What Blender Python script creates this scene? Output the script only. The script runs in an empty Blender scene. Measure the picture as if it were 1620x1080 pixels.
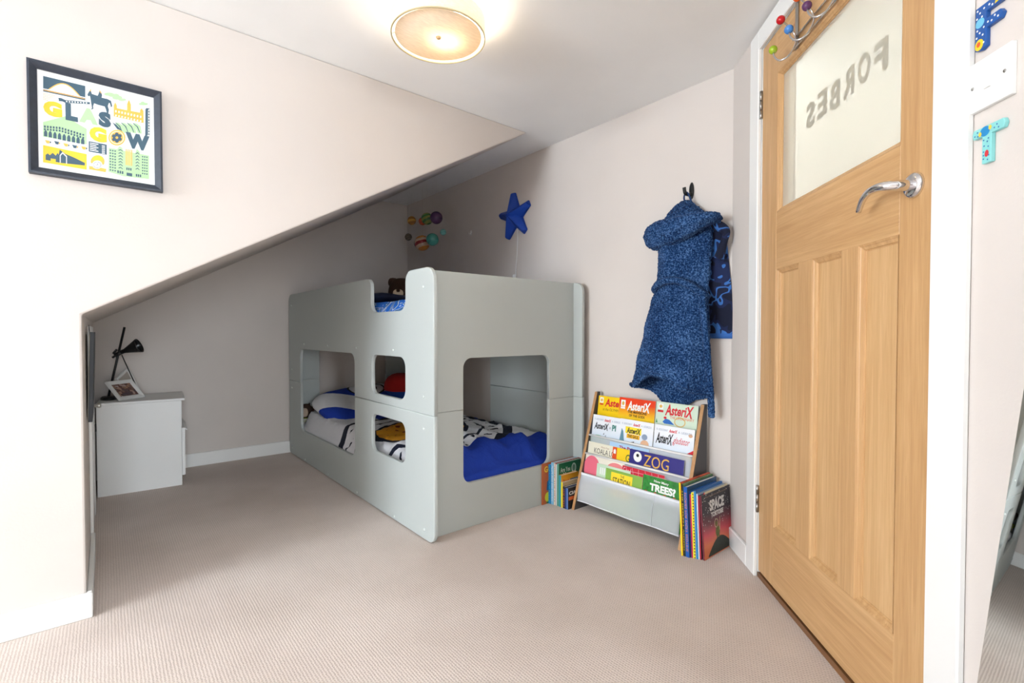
import bpy, bmesh, math, random
from mathutils import Vector, Matrix, noise
R = math.radians
PI = math.pi
random.seed(7)
scene = bpy.context.scene
col = scene.collection

# ------------------------------------------------------------------ camera, world, light, exposure
cam_d = bpy.data.cameras.new('camera'); cam_d.sensor_width = 36.0; cam_d.lens = 770.2 / 1620 * 36
cam_d.clip_start = 0.02
cam = bpy.data.objects.new('camera', cam_d); col.objects.link(cam)
cam.location = (0, 0, 0.9); cam.rotation_euler = (PI/2 - 0.0194, 0, -0.6963)
scene.camera = cam

scene.view_settings.view_transform = 'Standard'; scene.view_settings.look = 'None'
scene.view_settings.gamma = 1.0; scene.view_settings.use_curve_mapping = False
scene.view_settings.exposure = 0.30

w = bpy.data.worlds.new('sky'); scene.world = w; w.use_nodes = True
bg = w.node_tree.nodes['Background']
bg.inputs['Color'].default_value = (0.82, 0.915, 1.0, 1); bg.inputs['Strength'].default_value = 22.5

def portal(name, loc, rot, sx, sy):
    l = bpy.data.lights.new(name, 'AREA'); l.shape = 'RECTANGLE'; l.size = sx; l.size_y = sy
    l.cycles.is_portal = True
    o = bpy.data.objects.new(name, l); col.objects.link(o); o.location = loc; o.rotation_euler = rot
WIN_Y0, WIN_Y1, WIN_Z0, WIN_Z1, WALL_L = 0.45, 1.97, 0.55, 1.95, -3.4
portal('window_portal', (WALL_L - 0.05, (WIN_Y0+WIN_Y1)/2, (WIN_Z0+WIN_Z1)/2), (0, R(-90), 0), WIN_Z1-WIN_Z0, WIN_Y1-WIN_Y0)
W2_X0, W2_X1, W2_Z0, W2_Z1, WALL_B = -0.85, 0.33, 0.4, 1.97, -3.2
portal('window_portal', ((W2_X0+W2_X1)/2, WALL_B - 0.05, (W2_Z0+W2_Z1)/2), (R(90), 0, 0), W2_X1-W2_X0, W2_Z1-W2_Z0)

# ------------------------------------------------------------------ materials
def lin(c):
    return tuple(((v/255)/12.92 if v/255 <= 0.04045 else ((v/255+0.055)/1.055)**2.4) for v in c)
_mats = {}
def pm(rgb, rough=0.6, metal=0.0, spec=0.5, bump=0.0, bscale=200.0, var=0.0, vscale=8.0, name=None, coat=0.0, sheen=0.0):
    key = (tuple(rgb), rough, metal, spec, bump, bscale, var, vscale, coat, sheen)
    if key in _mats: return _mats[key]
    m = bpy.data.materials.new(name or 'paint'); m.use_nodes = True
    nt = m.node_tree; b = nt.nodes['Principled BSDF']
    c = lin(rgb)
    b.inputs['Base Color'].default_value = (*c, 1)
    b.inputs['Roughness'].default_value = rough; b.inputs['Metallic'].default_value = metal
    b.inputs['Specular IOR Level'].default_value = spec
    b.inputs['Coat Weight'].default_value = coat; b.inputs['Sheen Weight'].default_value = sheen
    tc = nt.nodes.new('ShaderNodeTexCoord')
    if var > 0:
        n = nt.nodes.new('ShaderNodeTexNoise'); n.inputs['Scale'].default_value = vscale; n.inputs['Detail'].default_value = 4
        nt.links.new(tc.outputs['Object'], n.inputs['Vector'])
        r = nt.nodes.new('ShaderNodeValToRGB')
        r.color_ramp.elements[0].position = 0.3; r.color_ramp.elements[1].position = 0.7
        r.color_ramp.elements[0].color = (*[max(0, x*(1-var)) for x in c], 1)
        r.color_ramp.elements[1].color = (*[min(1, x*(1+var)) for x in c], 1)
        nt.links.new(n.outputs['Fac'], r.inputs['Fac']); nt.links.new(r.outputs['Color'], b.inputs['Base Color'])
    if bump > 0:
        n = nt.nodes.new('ShaderNodeTexNoise'); n.inputs['Scale'].default_value = bscale; n.inputs['Detail'].default_value = 3
        nt.links.new(tc.outputs['Object'], n.inputs['Vector'])
        bp = nt.nodes.new('ShaderNodeBump'); bp.inputs['Strength'].default_value = bump; bp.inputs['Distance'].default_value = 0.002
        nt.links.new(n.outputs['Fac'], bp.inputs['Height']); nt.links.new(bp.outputs['Normal'], b.inputs['Normal'])
    _mats[key] = m
    return m

class NT:
    """small helper to write node graphs tersely"""
    def __init__(s, name):
        s.m = bpy.data.materials.new(name); s.m.use_nodes = True; s.t = s.m.node_tree
        s.b = s.t.nodes['Principled BSDF']; s.tc = s.t.nodes.new('ShaderNodeTexCoord')
    def n(s, typ, **kw):
        nd = s.t.nodes.new(typ)
        for k, v in kw.items():
            if k in nd.inputs: nd.inputs[k].default_value = v
            else: setattr(nd, k, v)
        return nd
    def l(s, a, b): s.t.links.new(a, b)
    def math(s, op, a, b=None, c=None):
        nd = s.t.nodes.new('ShaderNodeMath'); nd.operation = op
        for i, v in enumerate((a, b, c)):
            if v is None: continue
            if isinstance(v, (int, float)): nd.inputs[i].default_value = v
            else: s.l(v, nd.inputs[i])
        return nd.outputs[0]
    def ramp(s, fac, stops, interp='LINEAR'):
        r = s.t.nodes.new('ShaderNodeValToRGB'); cr = r.color_ramp; cr.interpolation = interp
        while len(cr.elements) < len(stops): cr.elements.new(0.5)
        for e, (p, c) in zip(cr.elements, stops): e.position = p; e.color = (*lin(c), 1)
        s.l(fac, r.inputs['Fac']); return r.outputs['Color']
    def mix(s, fac, a, b):
        nd = s.t.nodes.new('ShaderNodeMix'); nd.data_type = 'RGBA'
        for sock, v in ((nd.inputs[0], fac), (nd.inputs[6], a), (nd.inputs[7], b)):
            if isinstance(v, (int, float)): sock.default_value = v
            elif isinstance(v, tuple): sock.default_value = (*lin(v), 1)
            else: s.l(v, sock)
        return nd.outputs[2]
    def bump(s, h, strength, dist):
        bp = s.n('ShaderNodeBump', Strength=strength, Distance=dist); s.l(h, bp.inputs['Height']); s.l(bp.outputs['Normal'], s.b.inputs['Normal'])

def wall_mat(name, rgb, rough=0.9):
    k = NT(name)
    n = k.n('ShaderNodeTexNoise', Scale=1.7, Detail=4.0); k.l(k.tc.outputs['Object'], n.inputs['Vector'])
    c2 = tuple(v*0.975 for v in rgb)
    k.l(k.ramp(n.outputs['Fac'], [(0.35, c2), (0.65, rgb)]), k.b.inputs['Base Color'])
    n2 = k.n('ShaderNodeTexNoise', Scale=160.0, Detail=4.0); k.l(k.tc.outputs['Object'], n2.inputs['Vector'])
    k.bump(n2.outputs['Fac'], 0.12, 0.002); k.b.inputs['Roughness'].default_value = rough
    k.b.inputs['Specular IOR Level'].default_value = 0.25
    return k.m
MAT_WALL = wall_mat('beige_wall_paint', (219, 210, 203))
MAT_CEIL = wall_mat('white_ceiling_paint', (248, 247, 245))
MAT_WHITE = pm((240, 239, 236), 0.35, name='white_gloss_paint')
MAT_FURN = pm((240, 240, 238), 0.45, name='white_melamine')
MAT_BED = pm((190, 196, 193), 0.5, spec=0.35, bump=0.05, bscale=350, name='sage_grey_panel_paint')
MAT_CHROME = pm((225, 225, 228), 0.08, metal=1.0, name='polished_chrome')
MAT_STEEL = pm((170, 168, 165), 0.28, metal=1.0, name='brushed_steel')
MAT_BLACK = pm((18, 18, 19), 0.45, name='black_metal')
MAT_PAPER = pm((232, 228, 216), 0.8, bump=0.3, bscale=900, name='book_pages')

def carpet_mat():
    k = NT('loop_pile_carpet')
    sep = k.n('ShaderNodeSeparateXYZ'); k.l(k.tc.outputs['Object'], sep.inputs[0])
    nz = k.n('ShaderNodeTexNoise', Scale=90.0, Detail=2.0); k.l(k.tc.outputs['Object'], nz.inputs['Vector'])
    d = k.math('MULTIPLY', k.math('SUBTRACT', nz.outputs['Fac'], 0.5), 0.006)
    x = k.math('ADD', sep.outputs['X'], d); y = k.math('ADD', sep.outputs['Y'], d)
    sx = k.math('SINE', k.math('MULTIPLY', x, 2*PI/0.0080))
    row = k.math('FLOOR', k.math('MULTIPLY', x, 1/0.0080))
    yy = k.math('ADD', y, k.math('MULTIPLY', row, 0.0042))
    sy = k.math('SINE', k.math('MULTIPLY', yy, 2*PI/0.0085))
    hgt = k.math('ADD', k.math('MULTIPLY', k.math('ADD', sx, 1), 0.20), k.math('MULTIPLY', k.math('ADD', sy, 1), 0.20))
    fz = k.n('ShaderNodeTexNoise', Scale=420.0, Detail=2.0); k.l(k.tc.outputs['Object'], fz.inputs['Vector'])
    hgt = k.math('ADD', hgt, k.math('MULTIPLY', fz.outputs['Fac'], 0.25))
    big = k.n('ShaderNodeTexNoise', Scale=2.2, Detail=3.0); k.l(k.tc.outputs['Object'], big.inputs['Vector'])
    c1 = k.ramp(hgt, [(0.1, (196, 180, 170)), (0.8, (229, 215, 206))])
    c2 = k.ramp(big.outputs['Fac'], [(0.35, (240, 238, 236)), (0.65, (255, 255, 255))])
    mx = k.n('ShaderNodeMix', data_type='RGBA', blend_type='MULTIPLY'); mx.inputs[0].default_value = 1.0
    k.l(c1, mx.inputs[6]); k.l(c2, mx.inputs[7]); k.l(mx.outputs[2], k.b.inputs['Base Color'])
    k.bump(hgt, 0.45, 0.003); k.b.inputs['Roughness'].default_value = 1.0
    k.b.inputs['Specular IOR Level'].default_value = 0.05; k.b.inputs['Sheen Weight'].default_value = 0.15
    return k.m
MAT_CARPET = carpet_mat()

def oak_mat(name, axis='Z', a=(184, 139, 90), b=(215, 174, 124)):
    k = NT(name)
    mp = k.n('ShaderNodeMapping'); k.l(k.tc.outputs['Object'], mp.inputs['Vector'])
    mp.inputs['Scale'].default_value = (26, 26, 0.9) if axis == 'Z' else (0.9, 26, 26)
    n = k.n('ShaderNodeTexNoise', Scale=2.2, Detail=9.0, Roughness=0.66, Distortion=0.6); k.l(mp.outputs[0], n.inputs['Vector'])
    mp2 = k.n('ShaderNodeMapping'); k.l(k.tc.outputs['Object'], mp2.inputs['Vector'])
    mp2.inputs['Scale'].default_value = (220, 220, 9) if axis == 'Z' else (9, 220, 220)
    f = k.n('ShaderNodeTexNoise', Scale=1.6, Detail=3.0); k.l(mp2.outputs[0], f.inputs['Vector'])
    v = k.math('ADD', k.math('MULTIPLY', n.outputs['Fac'], 0.75), k.math('MULTIPLY', f.outputs['Fac'], 0.25))
    mid = tuple((p+q)/2 for p, q in zip(a, b))
    k.l(k.ramp(v, [(0.3, a), (0.5, mid), (0.68, b)]), k.b.inputs['Base Color'])
    k.bump(f.outputs['Fac'], 0.15, 0.0015); k.b.inputs['Roughness'].default_value = 0.42
    return k.m
MAT_OAK_V = oak_mat('oak_upright_grain', 'Z'); MAT_OAK_H = oak_mat('oak_level_grain', 'X')
MAT_OAK_P = oak_mat('oak_panel_grain', 'Z', (192, 148, 98), (221, 182, 132))
MAT_OAK_D = oak_mat('dark_oak_threshold', 'X', (96, 62, 34), (142, 96, 56))

# ------------------------------------------------------------------ mesh helpers
def link(name, me, mats=None, parent=None, smooth=False):
    o = bpy.data.objects.new(name, me); col.objects.link(o)
    if mats is not None:
        for m in (mats if isinstance(mats, (list, tuple)) else [mats]): me.materials.append(m)
    if parent is not None: o.parent = parent
    if smooth:
        for p in me.polygons: p.use_smooth = True
    return o
def frombm(name, bm, mats, parent=None, smooth=False):
    bmesh.ops.recalc_face_normals(bm, faces=bm.faces)
    me = bpy.data.meshes.new(name); bm.to_mesh(me); bm.free()
    return link(name, me, mats, parent, smooth)
def tag(o, label, cat, group=None):
    o['label'] = label; o['category'] = cat
    if group: o['group'] = group
    return o
def struct(o): o['kind'] = 'structure'; return o
def empty(name, loc, rot=(0, 0, 0)):
    o = bpy.data.objects.new(name, None); col.objects.link(o); o.location = loc; o.rotation_euler = rot
    o.empty_display_size = 0.05
    return o
def thing(name, label, cat, loc, rot=(0, 0, 0), group=None):
    return tag(empty(name, loc, rot), label, cat, group)
def add_box(bm, lo, hi, bev=0.0, seg=1, mi=0):
    t = bmesh.new()
    vs = [t.verts.new((x, y, z)) for z in (lo[2], hi[2]) for y in (lo[1], hi[1]) for x in (lo[0], hi[0])]
    for f in ((0,2,3,1), (4,5,7,6), (0,1,5,4), (1,3,7,5), (3,2,6,7), (2,0,4,6)): t.faces.new([vs[i] for i in f])
    if bev > 0: bmesh.ops.bevel(t, geom=list(t.edges), offset=bev, segments=seg, affect='EDGES', profile=0.5)
    merge(bm, t, mi)
def merge(bm, t, mi=0, mat=None):
    mp = {}
    for v in t.verts: mp[v] = bm.verts.new(mat @ v.co if mat else v.co)
    for f in t.faces:
        nf = bm.faces.new([mp[v] for v in f.verts]); nf.material_index = mi; nf.smooth = f.smooth
    t.free()
def box(name, lo, hi, mat, parent=None, bev=0.0, seg=1):
    bm = bmesh.new(); add_box(bm, lo, hi, bev, seg); return frombm(name, bm, mat, parent)
def add_prism(bm, poly, a0, a1, plane='XZ', mi=0, bev=0.0):
    """extrude a 2D polygon along the axis normal to plane between a0 and a1"""
    P = {'XZ': lambda u, v, a: (u, a, v), 'YZ': lambda u, v, a: (a, u, v), 'XY': lambda u, v, a: (u, v, a)}[plane]
    t = bmesh.new()
    A = [t.verts.new(P(u, v, a0)) for u, v in poly]; B = [t.verts.new(P(u, v, a1)) for u, v in poly]
    t.faces.new(A[::-1]); t.faces.new(B)
    n = len(poly)
    for i in range(n): t.faces.new((A[i], A[(i+1) % n], B[(i+1) % n], B[i]))
    bmesh.ops.recalc_face_normals(t, faces=t.faces)
    if bev > 0: bmesh.ops.bevel(t, geom=list(t.edges), offset=bev, segments=2, affect='EDGES', profile=0.5)
    merge(bm, t, mi)
def prism(name, poly, a0, a1, mat, parent=None, plane='XZ', bev=0.0):
    bm = bmesh.new(); add_prism(bm, poly, a0, a1, plane, 0, bev); return frombm(name, bm, mat, parent)
def add_tube(bm, pts, r, seg=8, mi=0, caps=True, closed=False):
    pts = [Vector(p) for p in pts]; n = len(pts); rings = []
    up = Vector((0, 0, 1)); prev = None
    for i, p in enumerate(pts):
        if closed: d = (pts[(i+1) % n] - pts[i-1]).normalized()
        else: d = (pts[min(i+1, n-1)] - pts[max(i-1, 0)]).normalized()
        if prev is None:
            a = d.cross(up)
            if a.length < 1e-3: a = d.cross(Vector((1, 0, 0)))
            a.normalize()
        else:
            a = (prev - d * prev.dot(d)).normalized()
        prev = a; b = d.cross(a)
        rr = r[i] if isinstance(r, (list, tuple)) else r
        rings.append([bm.verts.new(p + (a*math.cos(2*PI*k/seg) + b*math.sin(2*PI*k/seg))*rr) for k in range(seg)])
    for i in range(n if closed else n-1):
        A, B = rings[i], rings[(i+1) % n]
        for k in range(seg):
            f = bm.faces.new((A[k], A[(k+1) % seg], B[(k+1) % seg], B[k])); f.smooth = True; f.material_index = mi
    if caps and not closed:
        f = bm.faces.new(rings[0][::-1]); f.material_index = mi; f = bm.faces.new(rings[-1]); f.material_index = mi
def tube(name, pts, r, mat, parent=None, seg=8, closed=False):
    bm = bmesh.new(); add_tube(bm, pts, r, seg, closed=closed); return frombm(name, bm, mat, parent)
def spline(ctrl, n=6):
    """Catmull-Rom through control points"""
    c = [Vector(p) for p in ctrl]; c = [2*c[0]-c[1]] + c + [2*c[-1]-c[-2]]; out = []
    for i in range(1, len(c)-2):
        for k in range(n):
            t = k/n; a, b, d, e = c[i-1], c[i], c[i+1], c[i+2]
            out.append(0.5*((2*b) + (d-a)*t + (2*a-5*b+4*d-e)*t*t + (3*b-a-3*d+e)*t**3))
    out.append(c[-2]); return out
def add_lathe(bm, prof, seg=32, mi=0, mat=None, smooth=True):
    """profile [(r,z)] about local z"""
    t = bmesh.new(); rings = []
    for r, z in prof:
        if r < 1e-6: rings.append([t.verts.new((0, 0, z))])
        else: rings.append([t.verts.new((r*math.cos(2*PI*k/seg), r*math.sin(2*PI*k/seg), z)) for k in range(seg)])
    for A, B in zip(rings, rings[1:]):
        for k in range(seg):
            q = (k+1) % seg
            if len(A) == 1 and len(B) == 1: continue
            if len(A) == 1: f = t.faces.new((A[0], B[q], B[k]))
            elif len(B) == 1: f = t.faces.new((A[k], A[q], B[0]))
            else: f = t.faces.new((A[k], A[q], B[q], B[k]))
            f.smooth = smooth
    merge(bm, t, mi, mat)
def lathe(name, prof, mat, parent=None, seg=32, xf=None):
    bm = bmesh.new(); add_lathe(bm, prof, seg, 0, xf); return frombm(name, bm, mat, parent)
def rounded(pts, n=6):
    """[(u,v,r)] -> polygon with rounded corners"""
    out = []; N = len(pts)
    for i in range(N):
        u, v, r = pts[i]; p = Vector((u, v)); a = Vector(pts[i-1][:2]); b = Vector(pts[(i+1) % N][:2])
        if r <= 0: out.append((u, v)); continue
        d1 = (a-p).normalized(); d2 = (b-p).normalized()
        c = p + d1*r + d2*r
        p1 = p + d1*r; p2 = p + d2*r
        a1 = math.atan2(p1.y-c.y, p1.x-c.x); a2 = math.atan2(p2.y-c.y, p2.x-c.x)
        da = (a2-a1+PI) % (2*PI) - PI
        for k in range(n+1): t = a1 + da*k/n; out.append((c.x+r*math.cos(t), c.y+r*math.sin(t)))
    return out
def rrect(u0, v0, u1, v1, r): return rounded([(u0, v0, r), (u1, v0, r), (u1, v1, r), (u0, v1, r)])
def plate(name, outline, holes, thick, mat, parent, frame, bev=0.004):
    """flat panel with holes and softened edges; frame = Matrix from (u, v, thickness) to local space"""
    cu = bpy.data.curves.new(name, 'CURVE'); cu.dimensions = '2D'; cu.fill_mode = 'BOTH'
    cu.extrude = thick/2 - bev; cu.bevel_depth = bev; cu.bevel_resolution = 2; cu.offset = -bev
    for poly in [outline] + holes:
        s = cu.splines.new('POLY'); s.points.add(len(poly)-1); s.use_cyclic_u = True
        for p, (u, v) in zip(s.points, poly): p.co = (u, v, 0, 1)
    tmp = bpy.data.objects.new('tmp', cu); me = bpy.data.meshes.new_from_object(tmp)
    bpy.data.objects.remove(tmp); bpy.data.curves.remove(cu)
    me.transform(frame); o = link(name, me, mat, parent)
    bm = bmesh.new(); bm.from_mesh(me); bmesh.ops.remove_doubles(bm, verts=bm.verts, dist=1e-5)
    bmesh.ops.recalc_face_normals(bm, faces=bm.faces); bm.to_mesh(me); bm.free()
    return o
_fonts = {}
def text_polys(body, bold=0.0, shear=0.0):
    key = (body, bold, shear)
    if key not in _fonts:
        cu = bpy.data.curves.new('t', 'FONT'); cu.body = body; cu.resolution_u = 3; cu.offset = bold; cu.shear = shear
        tmp = bpy.data.objects.new('t', cu); me = bpy.data.meshes.new_from_object(tmp)
        V = [(v.co.x, v.co.y) for v in me.vertices]; F = [tuple(p.vertices) for p in me.polygons]
        bpy.data.objects.remove(tmp); bpy.data.curves.remove(cu); bpy.data.meshes.remove(me)
        x0 = min(v[0] for v in V); x1 = max(v[0] for v in V); y0 = min(v[1] for v in V); y1 = max(v[1] for v in V)
        _fonts[key] = ([((a-x0)/(x1-x0), (b-y0)/(y1-y0)) for a, b in V], F)
    return _fonts[key]
def add_text(bm, body, u0, v0, u1, v1, P, bold=0.0, shear=0.0, mi=0, warp=None):
    """letters filling the box u0..u1, v0..v1 ; P maps (u,v) to 3D"""
    V, F = text_polys(body, bold, shear)
    vs = []
    for a, b in V:
        u = u0+a*(u1-u0); v = v0+b*(v1-v0)
        if warp: u, v = warp(a, b, u, v)
        vs.append(bm.verts.new(P(u, v)))
    for f in F:
        try: nf = bm.faces.new([vs[i] for i in f]); nf.material_index = mi
        except ValueError: pass
def flat(bm, poly, P, mi=0):
    f = bm.faces.new([bm.verts.new(P(u, v)) for u, v in poly]); f.material_index = mi
def disc_poly(u, v, ru, rv=None, n=18, a0=0, a1=2*PI):
    rv = ru if rv is None else rv
    full = abs(a1-a0-2*PI) < 1e-6
    return [(u+ru*math.cos(a0+(a1-a0)*k/(n if full else n-1)), v+rv*math.sin(a0+(a1-a0)*k/(n if full else n-1))) for k in range(n)]
def rect_poly(u0, v0, u1, v1): return [(u0, v0), (u1, v0), (u1, v1), (u0, v1)]
def decal(name, parent, P, mats, build):
    bm = bmesh.new(); build(bm, P); me = bpy.data.meshes.new(name); bm.to_mesh(me); bm.free()
    return link(name, me, mats, parent)

# ------------------------------------------------------------------ room shell
H = 2.003; XR = 2.038; YC = 0.987; YF = 3.864; YP = 2.03; XJ = -0.055
S2 = math.sqrt(0.5)
DIAG_ROT = (0, 0, R(225)); WALLR_ROT = (0, 0, R(-90))
def diag(s, off=0.0, z=0.0): return Vector((XR - s*S2 - off*S2, YC - s*S2 + off*S2, z))
S_END = 2.35
E_END = diag(S_END)

struct(box('floor', (-3.6, -3.4, -0.12), (2.2, 4.05, 0), MAT_CARPET))
struct(box('ceiling', (-3.6, -3.4, H), (2.2, 4.05, H+0.12), MAT_CEIL))
# gable wall that carries the framed print; its lower edge is the slope of the alcove
SL = (1.998-0.955)/(1.806-XJ)
gable = [(-3.5, 0), (XJ, 0), (XJ, 0.955), (1.806, H), (-3.5, H)]
o = struct(prism('wall_gable', gable, YP, YP+0.09, MAT_WALL, bev=0.006))
soff = [(XJ-0.1, 0.955-0.1*SL), (1.806, H), (1.806-0.01, H+0.08), (XJ-0.1, 1.1)]
struct(prism('ceiling_sloped', soff, YP+0.085, 3.95, MAT_WALL))
struct(box('wall_alcove_left', (XJ-0.1, YP+0.085, 0), (XJ, 3.95, 0.96), MAT_WALL))
struct(box('wall_far', (-0.2, YF, 0), (XR+0.12, YF+0.12, H+0.02), MAT_WALL))
struct(box('wall_right', (XR, YC-0.02, 0), (XR+0.12, YF+0.1, H+0.02), MAT_WALL))
# left wall with its window opening, rear wall with an added opening for fill light
def wall_with_hole(name, poly_outer, hole, a0, a1, plane, mat):
    (u0, v0), (u1, v1) = poly_outer; (h0, g0), (h1, g1) = hole
    bm = bmesh.new()
    for q in ([(u0, v0), (h0, v0), (h0, v1), (u0, v1)], [(h1, v0), (u1, v0), (u1, v1), (h1, v1)],
              [(h0, v0), (h1, v0), (h1, g0), (h0, g0)], [(h0, g1), (h1, g1), (h1, v1), (h0, v1)]):
        add_prism(bm, q, a0, a1, plane)
    return struct(frombm(name, bm, mat))
wall_with_hole('wall_left', ((-3.35, 0), (2.06, H+0.02)), ((WIN_Y0, WIN_Z0), (WIN_Y1, WIN_Z1)), WALL_L-0.12, WALL_L, 'YZ', MAT_WALL)
wall_with_hole('wall_rear', ((-3.5, 0), (E_END.x+0.15, H+0.02)), ((W2_X0, W2_Z0), (W2_X1, W2_Z1)), WALL_B-0.12, WALL_B, 'XZ', MAT_WALL)
struct(box('wall_rear_right', (E_END.x, WALL_B, 0), (E_END.x+0.12, E_END.y+0.02, H+0.02), MAT_WALL))
def window(name, plane, u0, u1, v0, v1, a):
    r = struct(empty(name, (0, 0, 0)))
    def q(uu0, vv0, uu1, vv1, d):
        return ((a-d, uu0, vv0), (a+d, uu1, vv1)) if plane == 'YZ' else ((uu0, a-d, vv0), (uu1, a+d, vv1))
    for e in ((u0, v0, u1, v0+0.05), (u0, v1-0.05, u1, v1), (u0, v0+0.05, u0+0.05, v1-0.05), (u1-0.05, v0+0.05, u1, v1-0.05),
              ((u0+u1)/2-0.03, v0+0.05, (u0+u1)/2+0.03, v1-0.05)):
        box('window_frame', *q(*e, 0.03), MAT_WHITE, r)
window('window_1', 'YZ', WIN_Y0, WIN_Y1, WIN_Z0, WIN_Z1, WALL_L-0.06)
window('window_rear_fill', 'XZ', W2_X0, W2_X1, W2_Z0, W2_Z1, WALL_B-0.06)  # unseen rear window, added as fill for the bed end and door

# diagonal wall with door opening, local x runs from the corner towards the camera, local -y into the room
dw = empty('wall_diagonal', diag(0), DIAG_ROT); struct(dw)
DO0, DO1, DOH = 0.285, 1.115, 1.925
for a, b in (((-0.12, 0, 0), (DO0, 0.12, H+0.02)), ((DO1, 0, 0), (S_END+0.05, 0.12, H+0.02)), ((DO0, 0, DOH), (DO1, 0.12, H+0.02))):
    box('wall_section', a, b, MAT_WALL, dw)
# landing behind the door
hall = empty('wall_landing', diag(0), DIAG_ROT); struct(hall)
for a, b in (((-0.3, 1.1, -0.1), (1.9, 1.2, 2.3)), ((-0.4, 0.12, -0.1), (-0.3, 1.2, 2.3)), ((1.8, 0.12, -0.1), (1.9, 1.2, 2.3)),
             ((-0.4, 0.1, -0.1), (1.9, 1.2, 0)), ((-0.4, 0.12, 2.2), (1.9, 1.2, 2.3))):
    box('landing_panel', a, b, MAT_CEIL, hall)
ll = bpy.data.lights.new('landing_fill_light', 'POINT'); ll.energy = 24; ll.shadow_soft_size = 0.12; ll.color = (1, 0.95, 0.86)  # added light without a fixture, lights the frosted pane from behind
lo = bpy.data.objects.new('landing_fill_light', ll); col.objects.link(lo); lo.parent = hall; lo.location = (0.75, 0.7, 2.0)

# skirting
BB = 0.079
def base(name, lo, hi): return struct(box(name, lo, hi, MAT_WHITE, bev=0.003))
base('baseboard_gable', (-3.4, YP-0.016, 0), (XJ+0.015, YP, BB))
base('baseboard_alcove', (XJ, YP, 0), (XJ+0.015, 2.62, BB))
base('baseboard_far', (0.0, YF-0.015, 0), (XR, YF, 0.088))
base('baseboard_right', (XR-0.015, YC+0.012, 0), (XR, YF-0.015, BB))
b_ = box('baseboard_diagonal', (0.012, -0.015, 0), (0.212, 0, BB), MAT_WHITE, bev=0.003); b_.location = diag(0); b_.rotation_euler = DIAG_ROT; struct(b_)
b_ = box('baseboard_diagonal_near', (1.2, -0.015, 0), (S_END, 0, BB), MAT_WHITE, bev=0.003); b_.location = diag(0); b_.rotation_euler = DIAG_ROT; struct(b_)

# low white cupboard door in the alcove's left wall
ed = struct(empty('door_2', (XJ, 2.62, 0)))
box('architrave', (0, 0, 0), (0.010, 0.055, 0.925), MAT_WHITE, ed, 0.002)
box('architrave', (0, 0.515, 0), (0.010, 0.57, 0.925), MAT_WHITE, ed, 0.002)
box('architrave', (0, 0.055, 0.87), (0.010, 0.515, 0.925), MAT_WHITE, ed, 0.002)
box('door_leaf', (0, 0.06, 0.01), (0.007, 0.51, 0.865), MAT_WHITE, ed, 0.002)
lathe('knob', [(0, 0.03), (0.009, 0.029), (0.0125, 0.022), (0.009, 0.014), (0.006, 0.0), (0, 0)], pm((200, 196, 188), 0.3, metal=0.6), ed, 16,
      Matrix.Translation((0.007, 0.46, 0.545)) @ Matrix.Rotation(R(90), 4, 'Y'))

# ------------------------------------------------------------------ oak door
MAT_GLASS = None
def frosted():
    k = NT('frosted_glass'); b = k.b
    b.inputs['Base Color'].default_value = (*lin((226, 223, 212)), 1)
    b.inputs['Roughness'].default_value = 0.05; b.inputs['Transmission Weight'].default_value = 0.6; b.inputs['IOR'].default_value = 1.06
    b.inputs['Specular IOR Level'].default_value = 0.3
    return k.m
MAT_GLASS = frosted()
door = struct(empty('door_1', diag(0), DIAG_ROT))
d0, d1, z0, z1, Y0, Y1 = 0.292, 1.107, 0.026, 1.916, 0.001, 0.041
GX0, GX1, GZ0, GZ1 = 0.41, 1.005, 1.305, 1.772
MX = [(0.415, 0.565), (0.645, 0.79), (0.862, 1.003)]      # panel openings
PZ0, PZ1 = 0.232, 1.112
box('stile', (d0, Y0, z0), (GX0, Y1, z1), MAT_OAK_V, door, 0.0012)
box('stile', (GX1, Y0, z0), (d1, Y1, z1), MAT_OAK_V, door, 0.0012)
box('top_rail', (GX0, Y0, GZ1), (GX1, Y1, z1), MAT_OAK_H, door, 0.0008)
box('lock_rail', (GX0, Y0, PZ1), (GX1, Y1, GZ0), MAT_OAK_H, door, 0.0008)
box('bottom_rail', (GX0, Y0, z0), (GX1, Y1, PZ0), MAT_OAK_H, door, 0.0008)
edges = [GX0] + [v for p in MX for v in p] + [GX1]
box('muntin', (MX[0][1], Y0, PZ0), (MX[1][0], Y1, PZ1), MAT_OAK_V, door, 0.0008)
box('muntin', (MX[1][1], Y0, PZ0), (MX[2][0], Y1, PZ1), MAT_OAK_V, door, 0.0008)
def moulding(name, u0, u1, v0, v1, parent, w, depth, mat):
    """mitred picture-frame moulding sunk from the face: stepped profile"""
    prof = [(0, 0.0), (0.25*w, 0.002), (0.35*w, depth*0.35), (0.75*w, depth*0.62), (0.85*w, depth*0.9), (w, depth), (w, depth+0.004), (0, depth+0.004)]
    bm = bmesh.new(); rings = []
    for (cx, cz, dx, dz) in ((u0, v0, 1, 1), (u1, v0, -1, 1), (u1, v1, -1, -1), (u0, v1, 1, -1)):
        rings.append([bm.verts.new((cx+dx*a, Y0+b, cz+dz*a)) for a, b in prof])
    n = len(prof)
    for i in range(4):
        A, B = rings[i], rings[(i+1) % 4]
        for k in range(n): bm.faces.new((A[k], A[(k+1) % n], B[(k+1) % n], B[k]))
    return frombm(name, bm, mat, parent)
for (a, b) in MX:
    moulding('panel_moulding', a, b, PZ0, PZ1, door, 0.016, 0.011, MAT_OAK_V)
    box('panel', (a+0.006, Y0+0.012, PZ0+0.006), (b-0.006, Y0+0.026, PZ1-0.006), MAT_OAK_P, door)
moulding('glazing_bead', GX0, GX1, GZ0, GZ1, door, 0.014, 0.012, MAT_OAK_V)
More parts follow.
